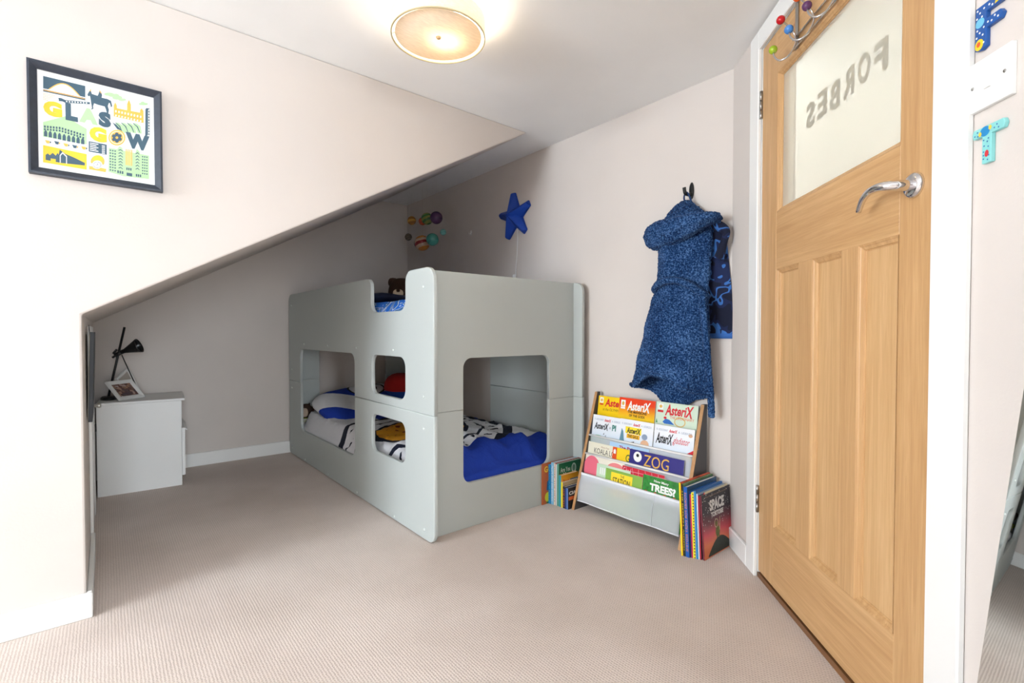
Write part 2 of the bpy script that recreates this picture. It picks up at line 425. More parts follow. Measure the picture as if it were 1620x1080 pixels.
box('glass_pane', (GX0+0.005, Y0+0.014, GZ0+0.005), (GX1-0.005, Y0+0.020, GZ1-0.005), MAT_GLASS, door)
# name letters stuck to the far side of the glass: seen from here in reverse
xs0, xs1 = 0.928, 0.545
lets = 'FORBES'; wl = (xs0-xs1)/6
bm = bmesh.new()
for i, ch in enumerate(lets):
    t = bmesh.new(); zo = 1.512 + 0.004*((i*5) % 3)
    for yy in (Y0+0.0203, Y0+0.0223):
        add_text(t, ch, xs0-i*wl, zo, xs0-(i+0.74)*wl, zo+0.075, lambda u, v, yy=yy: (u, yy, v), bold=0.03)
    merge(bm, t)
lettering = frombm('name_lettering', bm, pm((212, 190, 126), 0.7), door)
for z in (1.72, 0.29):                                      # hinge knuckles
    bm = bmesh.new()
    for k in range(3): add_tube(bm, [(0.289, -0.004, z-0.05+k*0.0335), (0.289, -0.004, z-0.05+k*0.0335+0.032)], 0.0055, 10)
    frombm('hinge', bm, MAT_STEEL, door)
hd = empty('door_handle', (1.05, Y0, 1.205)); hd.parent = door
bm = bmesh.new(); add_lathe(bm, [(0, 0.011), (0.019, 0.011), (0.0245, 0.008), (0.0265, 0.003), (0.0265, 0), (0, 0)], 32, 0, Matrix.Rotation(R(90), 4, 'X'))
frombm('rose', bm, MAT_CHROME, hd)
pts = spline([(0, -0.008, 0), (0.001, -0.030, 0.0), (-0.004, -0.048, 0.001), (-0.022, -0.056, 0.004), (-0.055, -0.056, 0.004), (-0.085, -0.052, -0.006), (-0.112, -0.045, -0.026)], 5)
rr = [0.0115]*8 + [0.0105 - 0.0045*i/(len(pts)-9) for i in range(len(pts)-8)]
tube('lever', pts, rr, MAT_CHROME, hd, 14)
struct(box('trim_1', (DO0, 0.0, 0), (DO1, 0.12, 0.018), MAT_OAK_D)); o = bpy.data.objects['trim_1']; o.location = diag(0); o.rotation_euler = DIAG_ROT
arch = struct(empty('trim_2', diag(0), DIAG_ROT))
box('architrave', (0.212, -0.014, 0), (0.287, 0.0, 1.99), MAT_WHITE, arch, 0.003)
box('architrave', (1.113, -0.014, 0), (1.195, 0.0, 1.99), MAT_WHITE, arch, 0.003)
box('architrave', (0.287, -0.014, 1.920), (1.113, 0.0, 1.99), MAT_WHITE, arch, 0.003)
box('door_lining', (0.283, 0.0, 0), (0.2895, 0.11, 1.92), MAT_WHITE, arch)
box('door_lining', (1.110, 0.0, 0), (1.117, 0.11, 1.92), MAT_WHITE, arch)
box('door_lining', (0.283, 0.0, 1.9195), (1.117, 0.11, 1.927), MAT_WHITE, arch)

# ------------------------------------------------------------------ framed city print on the gable wall
fr = thing('framed_print', 'dark blue-black framed city print in yellow, green and navy on the sloping-edged wall', 'picture', (-0.0055, YP, 1.5345))
MAT_FRAME = pm((48, 54, 66), 0.5, bump=0.25, bscale=500, var=0.15, vscale=60)
def frame_rail(name, W, Hh, lip, depth, back, mat, parent, P):
    """four mitred rails as one ring; P maps (u, depth, v)"""
    prof = [(0, -back), (0, -depth), (lip*0.25, -depth-0.001), (lip, -depth*0.55), (lip, -back)]
    bm = bmesh.new(); rings = []
    for sx, sz in ((-1, -1), (1, -1), (1, 1), (-1, 1)):
        rings.append([bm.verts.new(P(sx*(W/2-a), d, sz*(Hh/2-a))) for a, d in prof])
    n = len(prof)
    for i in range(4):
        A, B = rings[i], rings[(i+1) % 4]
        for k in range(n): bm.faces.new((A[k], A[(k+1) % n], B[(k+1) % n], B[k]))
    return frombm(name, bm, mat, parent)
frame_rail('frame', 0.321, 0.332, 0.021, 0.024, 0.001, MAT_FRAME, fr, lambda u, d, v: (u, d, v))
sheet = box('print_sheet', (-0.146, -0.008, -0.150), (0.146, -0.002, 0.150), pm((240, 241, 238), 0.4), fr)
ART = [(0,[(-1264,1288),(-319,1292),(-324,846),(-1270,830)]), (3,[(-1184,890),(-1126,967),(-1067,1039),(-1008,1104),(-949,1157),(-889,1194),(-830,1215),(-771,1217),(-711,1201),(-652,1167),(-592,1118),(-532,1056),(-472,985),(-412,910)]), (4,[(-1141,908),(-1089,973),(-1037,1034),(-984,1089),(-931,1133),(-878,1165),(-826,1182),(-773,1184),(-720,1169),(-667,1140),(-614,1098),(-561,1044),(-508,983),(-454,918)]), (4,[(-1269,921),(-323,945),(-323,919),(-1269,896)]), (3,[(-1269,880),(-324,902),(-324,885),(-1270,863)]), (3,[(-1265,790),(-1246,790),(-1247,769),(-1265,769)]), (3,[(-1228,789),(-1210,789),(-1210,768),(-1229,768)]), (3,[(-1192,788),(-1173,788),(-1174,767),(-1192,767)]), (3,[(-1155,787),(-1137,787),(-1137,766),(-1155,766)]), (3,[(-1118,785),(-1100,786),(-1100,765),(-1119,764)]), (3,[(-1082,784),(-1063,785),(-1063,764),(-1082,763)]), (3,[(-1045,783),(-1026,783),(-1026,762),(-1045,762)]), (3,[(-1265,744),(-1247,744),(-1247,723),(-1266,723)]), (3,[(-1229,743),(-1211,743),(-1211,722),(-1229,722)]), (3,[(-1192,742),(-1174,742),(-1174,721),(-1193,721)]), (3,[(-1156,740),(-1137,741),(-1138,720),(-1156,720)]), (3,[(-1119,739),(-1101,740),(-1101,719),(-1119,718)]), (3,[(-1082,738),(-1064,738),(-1064,717),(-1083,717)]), (3,[(-1266,698),(-1248,698),(-1248,678),(-1266,677)]), (3,[(-1230,697),(-1211,697),(-1212,676),(-1230,676)]), (3,[(-1193,696),(-1175,696),(-1175,675),(-1193,675)]), (3,[(-1156,694),(-1138,695),(-1138,674),(-1157,673)]), (3,[(-1120,693),(-1101,693),(-1102,672),(-1120,672)]), (3,[(-1266,652),(-1248,653),(-1249,632),(-1267,632)]), (3,[(-1230,651),(-1212,651),(-1212,630),(-1230,630)]), (3,[(-1194,650),(-1175,650),(-1176,629),(-1194,629)]), (3,[(-1157,648),(-1139,649),(-1139,628),(-1157,627)]), (3,[(-1267,606),(-1249,607),(-1249,586),(-1267,586)]), (3,[(-1231,605),(-1212,605),(-1213,584),(-1231,584)]), (3,[(-1194,604),(-1176,604),(-1176,583),(-1195,583)]), (0,[(-272,1048),(-228,1157),(-188,1187),(-169,1097),(-29,1079),(-11,1128),(13,1233),(54,1236),(80,1130),(65,1051),(209,1051),(294,1019),(324,864),(292,810),(269,936),(242,941),(213,831),(239,728),(223,591),(236,528),(278,526),(174,506),(186,624),(163,728),(137,795),(-32,802),(-116,821),(-141,727),(-135,641),(-195,602),(-168,662),(-183,779),(-198,927),(-213,1022),(-257,996)]), (3,[(-228,1165),(-177,1260),(-188,1169)]), (3,[(14,1241),(21,1279),(74,1186),(50,1183)]), (2,[(363,1253),(347,1222),(303,1189),(244,1163),(186,1152),(143,1159),(128,1180),(144,1212),(187,1245),(246,1270),(304,1281),(347,1275)]), (2,[(436,1240),(422,1209),(383,1178),(331,1154),(279,1146),(241,1153),(227,1176),(242,1207),(280,1238),(332,1261),(384,1270),(422,1263)]), (2,[(580,1208),(562,1169),(515,1131),(452,1102),(389,1092),(343,1103),(327,1131),(344,1170),(390,1208),(454,1237),(517,1247),(563,1237)]), (2,[(675,1170),(662,1143),(625,1116),(575,1095),(525,1086),(489,1091),(477,1110),(490,1136),(526,1164),(576,1185),(626,1194),(662,1189)]), (2,[(510,1232),(497,1187),(463,1148),(417,1123),(372,1120),(339,1139),(327,1176),(340,1220),(374,1259),(419,1284),(465,1287),(498,1268)]), (2,[(1245,1204),(1228,1176),(1181,1145),(1118,1121),(1055,1108),(1009,1111),(993,1129),(1010,1157),(1056,1188),(1119,1213),(1182,1225),(1228,1222)]), (2,[(1152,1213),(1145,1188),(1125,1166),(1099,1152),(1074,1150),(1055,1161),(1048,1182),(1055,1207),(1075,1230),(1101,1244),(1126,1245),(1145,1234)]), (3,[(362,897),(398,1006),(439,911),(438,830),(696,838),(699,1042),(721,1116),(747,1192),(771,1127),(796,1048),(793,843),(1030,857),(1031,935),(1072,1015),(1119,937),(1122,543),(358,549)]), (4,[(433,731),(427,700),(412,684),(397,692),(391,719),(398,749),(413,765),(428,757)]), (4,[(432,596),(425,572),(410,559),(396,564),(390,584),(396,608),(411,622),(426,617)]), (4,[(511,731),(504,700),(489,684),(474,692),(468,718),(475,749),(490,765),(505,757)]), (4,[(509,596),(502,572),(487,558),(473,563),(467,584),(473,608),(488,621),(503,616)]), (4,[(588,730),(582,700),(566,684),(552,691),(546,718),(552,749),(567,765),(582,757)]), (4,[(587,595),(580,571),(565,558),(550,563),(544,583),(551,607),(566,621),(581,616)]), (4,[(666,730),(660,700),(645,683),(630,691),(624,718),(630,749),(645,765),(661,757)]), (4,[(665,594),(658,570),(643,557),(628,562),(622,582),(628,607),(644,620),(659,615)]), (4,[(745,730),(738,699),(723,683),(708,691),(702,718),(709,748),(724,765),(739,757)]), (4,[(744,594),(737,570),(722,556),(706,561),(700,582),(707,606),(722,620),(737,615)]), (4,[(824,730),(818,699),(802,683),(787,690),(781,718),(788,748),(803,765),(818,757)]), (4,[(823,593),(816,569),(801,555),(785,560),(779,581),(786,605),(801,619),(817,614)]), (4,[(904,730),(897,699),(882,682),(866,690),(860,717),(867,748),(883,765),(898,757)]), (4,[(902,593),(896,568),(880,555),(865,560),(859,581),(865,605),(881,619),(896,614)]), (4,[(984,730),(977,699),(962,682),(946,690),(940,717),(947,748),(963,765),(978,757)]), (4,[(983,592),(976,568),(960,554),(945,559),(939,580),(945,604),(961,618),(976,613)]), (4,[(1065,729),(1058,698),(1042,682),(1027,690),(1021,717),(1028,748),(1043,765),(1059,757)]), (4,[(1063,591),(1057,567),(1041,553),(1025,558),(1019,579),(1026,604),(1042,618),(1057,612)]), (0,[(-940,740),(-877,750),(-783,720),(-216,822),(-217,761),(-784,635),(-847,658),(-926,643)]), (4,[(-768,703),(-736,704),(-737,665),(-768,665)]), (4,[(-704,716),(-672,717),(-673,678),(-705,678)]), (4,[(-640,729),(-608,730),(-609,691),(-641,690)]), (4,[(-576,742),(-544,743),(-544,704),(-576,703)]), (4,[(-511,755),(-479,756),(-479,717),(-512,716)]), (4,[(-446,768),(-414,769),(-414,730),(-447,729)]), (4,[(-381,781),(-348,782),(-349,743),(-381,742)]), (4,[(-315,794),(-282,795),(-283,756),(-316,755)]), (2,[(-1282,-79),(-790,226),(-303,-27),(-304,-123),(-1284,-171)]), (2,[(-1283,-150),(-304,-101),(-309,-506),(-1288,-513)]), (0,[(-1266,-175),(-1226,-174),(-1227,-241),(-1266,-241)]), (0,[(-1267,-258),(-1227,-257),(-1228,-316),(-1267,-317)]), (0,[(-1202,-166),(-1162,-165),(-1163,-232),(-1202,-233)]), (0,[(-1203,-249),(-1163,-249),(-1164,-307),(-1203,-308)]), (0,[(-1137,-157),(-1097,-156),(-1098,-223),(-1138,-224)]), (0,[(-1138,-241),(-1098,-240),(-1099,-299),(-1139,-299)]), (0,[(-1072,-148),(-1032,-147),(-1033,-214),(-1073,-215)]), (0,[(-1074,-232),(-1033,-231),(-1034,-290),(-1074,-291)]), (0,[(-1007,-139),(-967,-138),(-968,-205),(-1008,-206)]), (0,[(-1009,-223),(-968,-222),(-969,-281),(-1009,-282)]), (0,[(-942,-129),(-901,-129),(-902,-196),(-943,-197)]), (0,[(-943,-214),(-902,-213),(-903,-273),(-944,-273)]), (0,[(-876,-133),(-835,-132),(-836,-200),(-877,-201)]), (0,[(-877,-218),(-837,-217),(-837,-277),(-878,-277)]), (0,[(-810,-143),(-769,-142),(-770,-210),(-811,-211)]), (0,[(-811,-228),(-770,-227),(-771,-287),(-812,-288)]), (0,[(-744,-153),(-703,-152),(-704,-221),(-745,-221)]), (0,[(-745,-238),(-704,-238),(-705,-297),(-746,-298)]), (0,[(-677,-163),(-636,-162),(-637,-231),(-678,-232)]), (0,[(-678,-249),(-637,-248),(-638,-308),(-679,-309)]), (0,[(-610,-173),(-568,-172),(-569,-241),(-611,-242)]), (0,[(-611,-259),(-570,-258),(-570,-318),(-612,-319)]), (0,[(-543,-183),(-501,-182),(-502,-251),(-544,-252)]), (0,[(-544,-270),(-502,-269),(-503,-329),(-545,-330)]), (0,[(-475,-194),(-433,-193),(-433,-262),(-476,-263)]), (0,[(-476,-280),(-434,-279),(-434,-340),(-477,-341)]), (0,[(-407,-204),(-364,-203),(-365,-255),(-407,-256)]), (0,[(-408,-291),(-365,-290),(-366,-350),(-409,-351)]), (0,[(-1270,-495),(-1268,-383),(-1252,-329),(-1231,-303),(-1210,-322),(-1195,-373),(-1197,-493)]), (0,[(-1169,-501),(-1168,-386),(-1152,-332),(-1130,-305),(-1109,-325),(-1094,-376),(-1096,-499)]), (0,[(-1068,-507),(-1066,-390),(-1050,-335),(-1028,-308),(-1007,-328),(-992,-379),(-994,-505)]), (0,[(-966,-513),(-964,-393),(-948,-338),(-926,-311),(-904,-331),(-889,-382),(-891,-511)]), (0,[(-863,-519),(-861,-396),(-844,-341),(-822,-314),(-800,-334),(-785,-385),(-787,-518)]), (0,[(-758,-521),(-757,-399),(-740,-344),(-718,-317),(-696,-336),(-680,-388),(-682,-519)]), (0,[(-653,-522),(-652,-402),(-635,-347),(-612,-319),(-590,-339),(-574,-391),(-576,-520)]), (0,[(-547,-523),(-546,-405),(-529,-350),(-506,-322),(-483,-342),(-468,-394),(-469,-521)]), (0,[(-440,-524),(-439,-409),(-422,-353),(-398,-325),(-376,-345),(-360,-398),(-362,-522)]), (3,[(-1250,-604),(-1140,-605),(-1160,-690),(-1215,-695)]), (0,[(-1140,-618),(-1113,-620),(-1123,-668),(-1150,-675)]), (0,[(-1050,-583),(-939,-585),(-958,-670),(-1015,-675)]), (3,[(-939,-597),(-911,-599),(-921,-648),(-949,-655)]), (3,[(-848,-596),(-734,-598),(-754,-684),(-811,-689)]), (0,[(-734,-611),(-706,-612),(-716,-662),(-744,-669)]), (0,[(-648,-598),(-532,-600),(-553,-686),(-611,-692)]), (3,[(-532,-613),(-503,-614),(-513,-664),(-543,-671)]), (3,[(-441,-591),(-323,-592),(-344,-680),(-403,-685)]), (0,[(-323,-605),(-294,-607),(-304,-657),(-334,-664)]), (1,[(-1292,-764),(-313,-807),(-319,-1291),(-1299,-1278)]), (0,[(-1241,-1044),(-1194,-991),(-1149,-1035),(-1086,-949),(-1019,-1018),(-977,-924),(-953,-977),(-929,-815),(-805,-913),(-582,-990),(-356,-1090),(-363,-1170),(-903,-1211),(-1243,-1194)]), (4,[(-928,-984),(-867,-872),(-768,-977),(-771,-1208),(-790,-1207),(-787,-1002),(-865,-918),(-910,-992),(-912,-1205),(-931,-1205)]), (1,[(-1132,-1128),(-1020,-1123),(-1022,-1208),(-1133,-1212)]), (0,[(-258,-394),(173,-397),(169,-717),(-262,-712)]), (4,[(-232,-431),(-31,-426),(-31,-452),(-232,-457)]), (4,[(53,-448),(128,-446),(128,-473),(53,-475)]), (4,[(-232,-486),(-79,-481),(-79,-508),(-233,-512)]), (4,[(53,-504),(128,-502),(127,-528),(52,-530)]), (4,[(-233,-540),(-32,-535),(-33,-561),(-233,-566)]), (4,[(52,-559),(127,-557),(127,-583),(52,-586)]), (4,[(-234,-595),(-80,-591),(-81,-617),(-234,-621)]), (4,[(51,-614),(126,-612),(126,-639),(51,-641)]), (4,[(-235,-649),(-34,-644),(-34,-671),(-235,-676)]), (4,[(51,-670),(126,-667),(125,-694),(50,-696)]), (3,[(115,-942),(104,-1014),(74,-1082),(28,-1137),(-28,-1173),(-87,-1186),(-141,-1174),(-185,-1138),(-213,-1084),(-223,-1017),(-212,-946),(-182,-879),(-137,-824),(-82,-787),(-23,-773),(32,-785),(77,-820),(106,-874)]), (3,[(-257,-1147),(154,-1164),(139,-1274),(-259,-1265)]), (4,[(-240,-1065),(131,-1049),(120,-1140),(-241,-1161)]), (1,[(75,-854),(58,-902),(10,-945),(-55,-971),(-119,-974),(-165,-952),(-181,-912),(-164,-864),(-117,-821),(-53,-795),(12,-792),(59,-813)]), (4,[(56,-1052),(48,-1099),(26,-1144),(-7,-1180),(-47,-1205),(-89,-1214),(-128,-1206),(-160,-1184),(-180,-1149),(-187,-1106),(-179,-1059),(-158,-1015),(-125,-978),(-86,-954),(-43,-944),(-4,-951),(28,-973),(49,-1009)]), (0,[(29,-1067),(22,-1103),(6,-1137),(-20,-1165),(-51,-1184),(-84,-1191),(-115,-1186),(-139,-1169),(-155,-1142),(-160,-1108),(-154,-1073),(-138,-1039),(-112,-1011),(-81,-992),(-49,-984),(-18,-990),(7,-1007),(23,-1034)]), (4,[(18,-1069),(13,-1101),(-2,-1130),(-25,-1155),(-53,-1171),(-82,-1178),(-109,-1173),(-132,-1158),(-146,-1135),(-150,-1106),(-145,-1075),(-130,-1045),(-107,-1021),(-80,-1004),(-51,-998),(-23,-1002),(-1,-1017),(14,-1040)]), (0,[(-74,-1142),(-69,-1062),(-35,-1028),(-56,-1077)]), (2,[(224,-482),(433,-477),(433,-468),(487,-365),(557,-402),(581,-487),(571,-1314),(201,-1243)]), (2,[(581,-487),(889,-496),(935,-348),(1000,-424),(1014,-489),(1251,-494),(1242,-1270),(571,-1314)]), (0,[(244,-531),(279,-530),(278,-574),(244,-575)]), (0,[(303,-530),(338,-529),(337,-574),(302,-575)]), (0,[(362,-530),(397,-528),(396,-573),(361,-574)]), (0,[(243,-620),(278,-619),(277,-664),(242,-665)]), (0,[(302,-620),(337,-618),(336,-663),(301,-664)]), (0,[(361,-619),(396,-618),(395,-663),(360,-664)]), (0,[(242,-709),(276,-708),(276,-753),(241,-754)]), (0,[(301,-709),(335,-708),(335,-753),(300,-754)]), (0,[(360,-709),(395,-708),(394,-752),(359,-754)]), (0,[(241,-798),(275,-797),(275,-842),(240,-843)]), (0,[(300,-798),(334,-797),(334,-842),(299,-843)]), (0,[(359,-798),(394,-797),(393,-842),(358,-843)]), (0,[(240,-888),(274,-887),(274,-931),(239,-932)]), (0,[(299,-888),(333,-887),(333,-931),(298,-932)]), (0,[(358,-888),(393,-887),(392,-932),(357,-933)]), (0,[(239,-977),(273,-976),(273,-1020),(238,-1021)]), (0,[(297,-977),(332,-976),(332,-1021),(297,-1022)]), (0,[(357,-978),(391,-977),(391,-1021),(356,-1022)]), (0,[(237,-1066),(272,-1065),(272,-1110),(237,-1111)]), (0,[(296,-1067),(331,-1066),(331,-1110),(296,-1111)]), (0,[(355,-1067),(390,-1066),(390,-1111),(355,-1112)]), (0,[(236,-1155),(271,-1154),(270,-1199),(236,-1200)]), (0,[(295,-1156),(330,-1155),(329,-1200),(295,-1201)]), (0,[(354,-1157),(389,-1156),(389,-1201),(354,-1202)]), (0,[(1065,-546),(1098,-545),(1098,-587),(1064,-588)]), (0,[(1120,-543),(1154,-542),(1153,-583),(1120,-585)]), (0,[(1176,-539),(1210,-538),(1209,-580),(1176,-581)]), (0,[(1064,-639),(1097,-637),(1096,-679),(1063,-680)]), (0,[(1119,-635),(1153,-634),(1152,-676),(1119,-677)]), (0,[(1175,-632),(1209,-631),(1208,-672),(1174,-674)]), (0,[(1063,-731),(1096,-730),(1095,-771),(1062,-772)]), (0,[(1118,-728),(1152,-726),(1151,-768),(1118,-769)]), (0,[(1174,-725),(1207,-723),(1207,-765),(1173,-766)]), (0,[(1062,-823),(1095,-822),(1094,-863),(1061,-865)]), (0,[(1117,-820),(1150,-819),(1150,-861),(1117,-862)]), (0,[(1173,-817),(1206,-816),(1206,-858),(1172,-859)]), (0,[(1060,-915),(1094,-914),(1093,-956),(1060,-957)]), (0,[(1116,-913),(1149,-911),(1149,-953),(1115,-954)]), (0,[(1172,-910),(1205,-909),(1205,-950),(1171,-951)]), (0,[(1059,-1008),(1093,-1006),(1092,-1048),(1059,-1049)]), (0,[(1115,-1005),(1148,-1004),(1148,-1045),(1114,-1047)]), (0,[(1171,-1002),(1204,-1001),(1204,-1043),(1170,-1044)]), (0,[(1058,-1100),(1092,-1099),(1091,-1140),(1058,-1141)]), (0,[(1114,-1097),(1147,-1096),(1147,-1138),(1113,-1139)]), (0,[(1170,-1095),(1203,-1094),(1203,-1136),(1169,-1137)]), (0,[(460,-497),(517,-457),(573,-506),(566,-526),(517,-488),(464,-523)]), (0,[(459,-592),(516,-551),(572,-601),(565,-621),(516,-583),(462,-618)]), (0,[(458,-686),(515,-646),(571,-696),(564,-716),(515,-678),(461,-712)]), (0,[(457,-781),(514,-741),(570,-791),(562,-811),(513,-772),(460,-807)]), (0,[(456,-875),(513,-835),(569,-886),(561,-906),(512,-867),(459,-901)]), (0,[(455,-970),(512,-930),(568,-981),(560,-1001),(511,-962),(458,-996)]), (0,[(454,-1064),(510,-1025),(566,-1076),(559,-1096),(510,-1056),(457,-1090)]), (0,[(897,-503),(952,-453),(999,-507),(991,-527),(952,-486),(900,-530)]), (0,[(895,-604),(951,-554),(998,-608),(990,-628),(950,-587),(899,-630)]), (0,[(894,-704),(950,-655),(997,-709),(989,-729),(949,-687),(898,-731)]), (0,[(893,-805),(948,-756),(995,-810),(988,-830),(948,-788),(896,-832)]), (0,[(892,-906),(947,-857),(994,-911),(987,-931),(947,-889),(895,-933)]), (0,[(891,-1007),(946,-958),(993,-1012),(985,-1032),(946,-990),(894,-1033)]), (3,[(645,-417),(670,-416),(664,-938),(639,-938)]), (3,[(692,-415),(717,-414),(711,-937),(686,-937)]), (3,[(739,-413),(764,-412),(758,-935),(732,-936)]), (3,[(785,-411),(811,-410),(804,-934),(779,-935)]), (0,[(653,-1012),(685,-1011),(684,-1093),(652,-1094)]), (0,[(703,-1011),(735,-1009),(734,-1091),(702,-1092)]), (0,[(753,-1009),(786,-1008),(785,-1090),(752,-1091)]), (0,[(424,-1151),(463,-1150),(462,-1240),(423,-1241)]), (0,[(896,-1170),(933,-1169),(932,-1251),(895,-1253)]), (0,[(481,-1153),(519,-1151),(518,-1242),(479,-1243)]), (0,[(947,-1169),(984,-1167),(983,-1250),(946,-1251)]), (0,[(537,-1154),(576,-1153),(575,-1243),(536,-1245)]), (0,[(999,-1167),(1035,-1166),(1034,-1249),(998,-1250)]), (0,[(658,-1174),(802,-1176),(800,-1276),(657,-1274)]), (2,[(390,353),(478,377),(583,315),(653,185),(641,87),(510,116)]), (0,[(383,360),(404,365),(512,283),(570,105),(552,100),(487,263)]), (2,[(538,386),(627,411),(733,349),(789,187),(777,116),(659,135)]), (0,[(531,393),(552,399),(661,316),(720,137),(702,133),(636,296)]), (2,[(688,420),(778,445),(885,383),(927,189),(915,145),(810,154)]), (0,[(681,427),(702,433),(813,350),(872,170),(854,165),(787,329)]), (2,[(839,455),(930,480),(1039,418),(1066,191),(1055,174),(963,173)]), (0,[(832,462),(854,468),(966,384),(1026,203),(1007,199),(940,364)]), (0,[(321,342),(407,308),(563,139),(440,161)]), (3,[(639,-57),(630,-131),(603,-203),(563,-267),(512,-319),(454,-353),(394,-367),(337,-361),(287,-335),(249,-291),(225,-233),(218,-164),(227,-92),(252,-21),(292,43),(342,94),(400,129),(460,145),(517,140),(568,115),(607,71),(631,12)]), (4,[(603,-66),(596,-127),(574,-186),(540,-239),(497,-281),(449,-310),(399,-322),(352,-317),(310,-296),(278,-260),(258,-212),(252,-156),(260,-96),(281,-38),(314,15),(356,57),(404,86),(454,99),(502,95),(544,75),(577,39),(597,-10)]), (3,[(589,-70),(582,-125),(562,-179),(531,-227),(492,-266),(447,-292),(401,-304),(358,-299),(319,-280),(290,-247),(272,-203),(266,-152),(273,-98),(293,-44),(323,4),(362,43),(406,69),(452,81),(496,78),(535,59),(564,26),(583,-18)]), (0,[(553,-131),(543,-168),(518,-195),(487,-203),(463,-188),(454,-156),(464,-119),(489,-92),(519,-84),(544,-99)]), (0,[(477,-206),(467,-243),(442,-270),(411,-278),(387,-263),(378,-231),(388,-194),(413,-167),(443,-159),(468,-174)]), (0,[(400,-174),(390,-211),(366,-238),(335,-245),(311,-230),(302,-199),(312,-162),(337,-135),(367,-127),(391,-142)]), (0,[(399,-67),(390,-104),(365,-131),(335,-139),(310,-124),(302,-92),(311,-55),(336,-28),(366,-20),(390,-35)]), (0,[(475,8),(465,-28),(440,-56),(410,-64),(386,-49),(377,-17),(386,20),(411,47),(442,55),(466,40)]), (0,[(552,-23),(542,-60),(517,-88),(486,-96),(462,-81),(453,-49),(463,-12),(488,16),(518,24),(543,9)]), (0,[(483,-97),(475,-133),(454,-163),(426,-179),(398,-177),(378,-157),(370,-126),(378,-90),(399,-60),(427,-44),(455,-46),(476,-65)]), (3,[(462,-102),(455,-128),(437,-147),(415,-153),(398,-142),(391,-120),(398,-95),(416,-76),(438,-70),(455,-80)]), (0,[(1172,999),(1191,1050),(1284,1068),(1239,995),(1229,185),(1153,73)]), (0,[(1250,975),(1276,976),(1275,930),(1249,929)]), (0,[(1249,882),(1275,884),(1274,837),(1248,836)]), (0,[(1247,790),(1274,791),(1273,745),(1247,744)]), (0,[(1246,697),(1273,698),(1272,652),(1246,651)]), (0,[(1245,605),(1272,606),(1271,559),(1245,558)]), (0,[(1244,512),(1270,513),(1270,467),(1244,466)]), (0,[(1243,419),(1269,420),(1269,374),(1243,373)]), (0,[(1242,327),(1268,328),(1268,281),(1242,280)]), (0,[(1241,234),(1267,235),(1267,189),(1240,188)]), (0,[(1287,1254),(1294,1256),(1281,152),(1274,150)])]
ART_LETTERS = [('G', 1, -1274, 138, -859, 592), ('L', 0, -785, 120, -503, 643), ('A', 2, -472, 150, -33, 620), ('S', 0, -15, 141, 287, 619), ('G', 1, -242, -361, 175, 101), ('W', 0, 644, -367, 1269, 137)]

AM = [pm((58, 88, 106), 0.5), pm((244, 200, 44), 0.5), pm((178, 214, 164), 0.5), pm((244, 184, 78), 0.5), pm((240, 241, 238), 0.4)]
def art(bm, P):
    for k, (c, pts) in enumerate(ART):
        d = -0.0082 - k*0.000004
        flat(bm, pts, lambda u, v, d=d: (u*1e-4, d, v*1e-4), c)
    for ch, c, a, b, e, f in ART_LETTERS:
        add_text(bm, ch, a, b, e, f, lambda u, v: (u*1e-4, -0.0096, v*1e-4), bold=0.075, mi=c)
decal('printed_artwork', fr, None, AM, art)

# ------------------------------------------------------------------ ceiling lamp
LC = (0.884, 1.447)
lamp = thing('ceiling_lamp', 'cream fabric drum ceiling lamp, switched on, with a pale diffuser', 'lamp', (LC[0], LC[1], H))
def fabric_shade(name, rgb, trans=0.5):
    k = NT(name); nt = k.t
    d = k.n('ShaderNodeBsdfDiffuse'); t = k.n('ShaderNodeBsdfTranslucent'); mx = k.n('ShaderNodeMixShader'); mx.inputs[0].default_value = trans
    mp = k.n('ShaderNodeMapping'); k.l(k.tc.outputs['Object'], mp.inputs['Vector']); mp.inputs['Scale'].default_value = (40, 260, 260)
    n = k.n('ShaderNodeTexNoise', Scale=1.0, Detail=3.0); k.l(mp.outputs[0], n.inputs['Vector'])
    c = k.ramp(n.outputs['Fac'], [(0.3, tuple(v*0.93 for v in rgb)), (0.7, rgb)])
    k.l(c, d.inputs['Color']); k.l(c, t.inputs['Color'])
    k.l(d.outputs[0], mx.inputs[1]); k.l(t.outputs[0], mx.inputs[2])
    k.l(mx.outputs[0], nt.nodes['Material Output'].inputs['Surface']); return k.m
MAT_SHADE = fabric_shade('linen_lampshade', (250, 244, 230), 0.5); MAT_DIFF = fabric_shade('lamp_diffuser', (246, 236, 224), 0.6)
RL, ZB, ZT = 0.158, 1.90-H, 1.962-H
lathe('drum_shade', [(RL, ZB), (RL, ZT), (RL-0.002, ZT), (RL-0.002, ZB), (RL, ZB)], MAT_SHADE, lamp, 64)
lathe('shade_rim', [(RL+0.0008, ZB-0.001), (RL+0.0008, ZB+0.003), (RL-0.0028, ZB+0.003), (RL-0.0028, ZB-0.001), (RL+0.0008, ZB-0.001)], pm((196, 180, 140), 0.6), lamp, 64)
lathe('diffuser', [(0, ZB+0.004), (0.145, ZB+0.004), (0.145, ZB+0.0055), (0, ZB+0.0055)], MAT_DIFF, lamp, 64)
lathe('finial', [(0, ZB-0.004), (0.007, ZB-0.002), (0.009, ZB+0.003), (0, ZB+0.004)], pm((190, 160, 120), 0.4), lamp, 20)
lathe('ceiling_rose', [(0, -0.03), (0.045, -0.03), (0.05, -0.02), (0.05, 0), (0, 0)], MAT_WHITE, lamp, 32)
bm = bmesh.new()
for k in range(3):
    a = 2*PI*k/3 + 0.4; add_tube(bm, [(0.01*math.cos(a), 0.01*math.sin(a), -0.03), (0.156*math.cos(a), 0.156*math.sin(a), ZB+0.012)], 0.0015, 6)
frombm('shade_carrier', bm, MAT_WHITE, lamp)
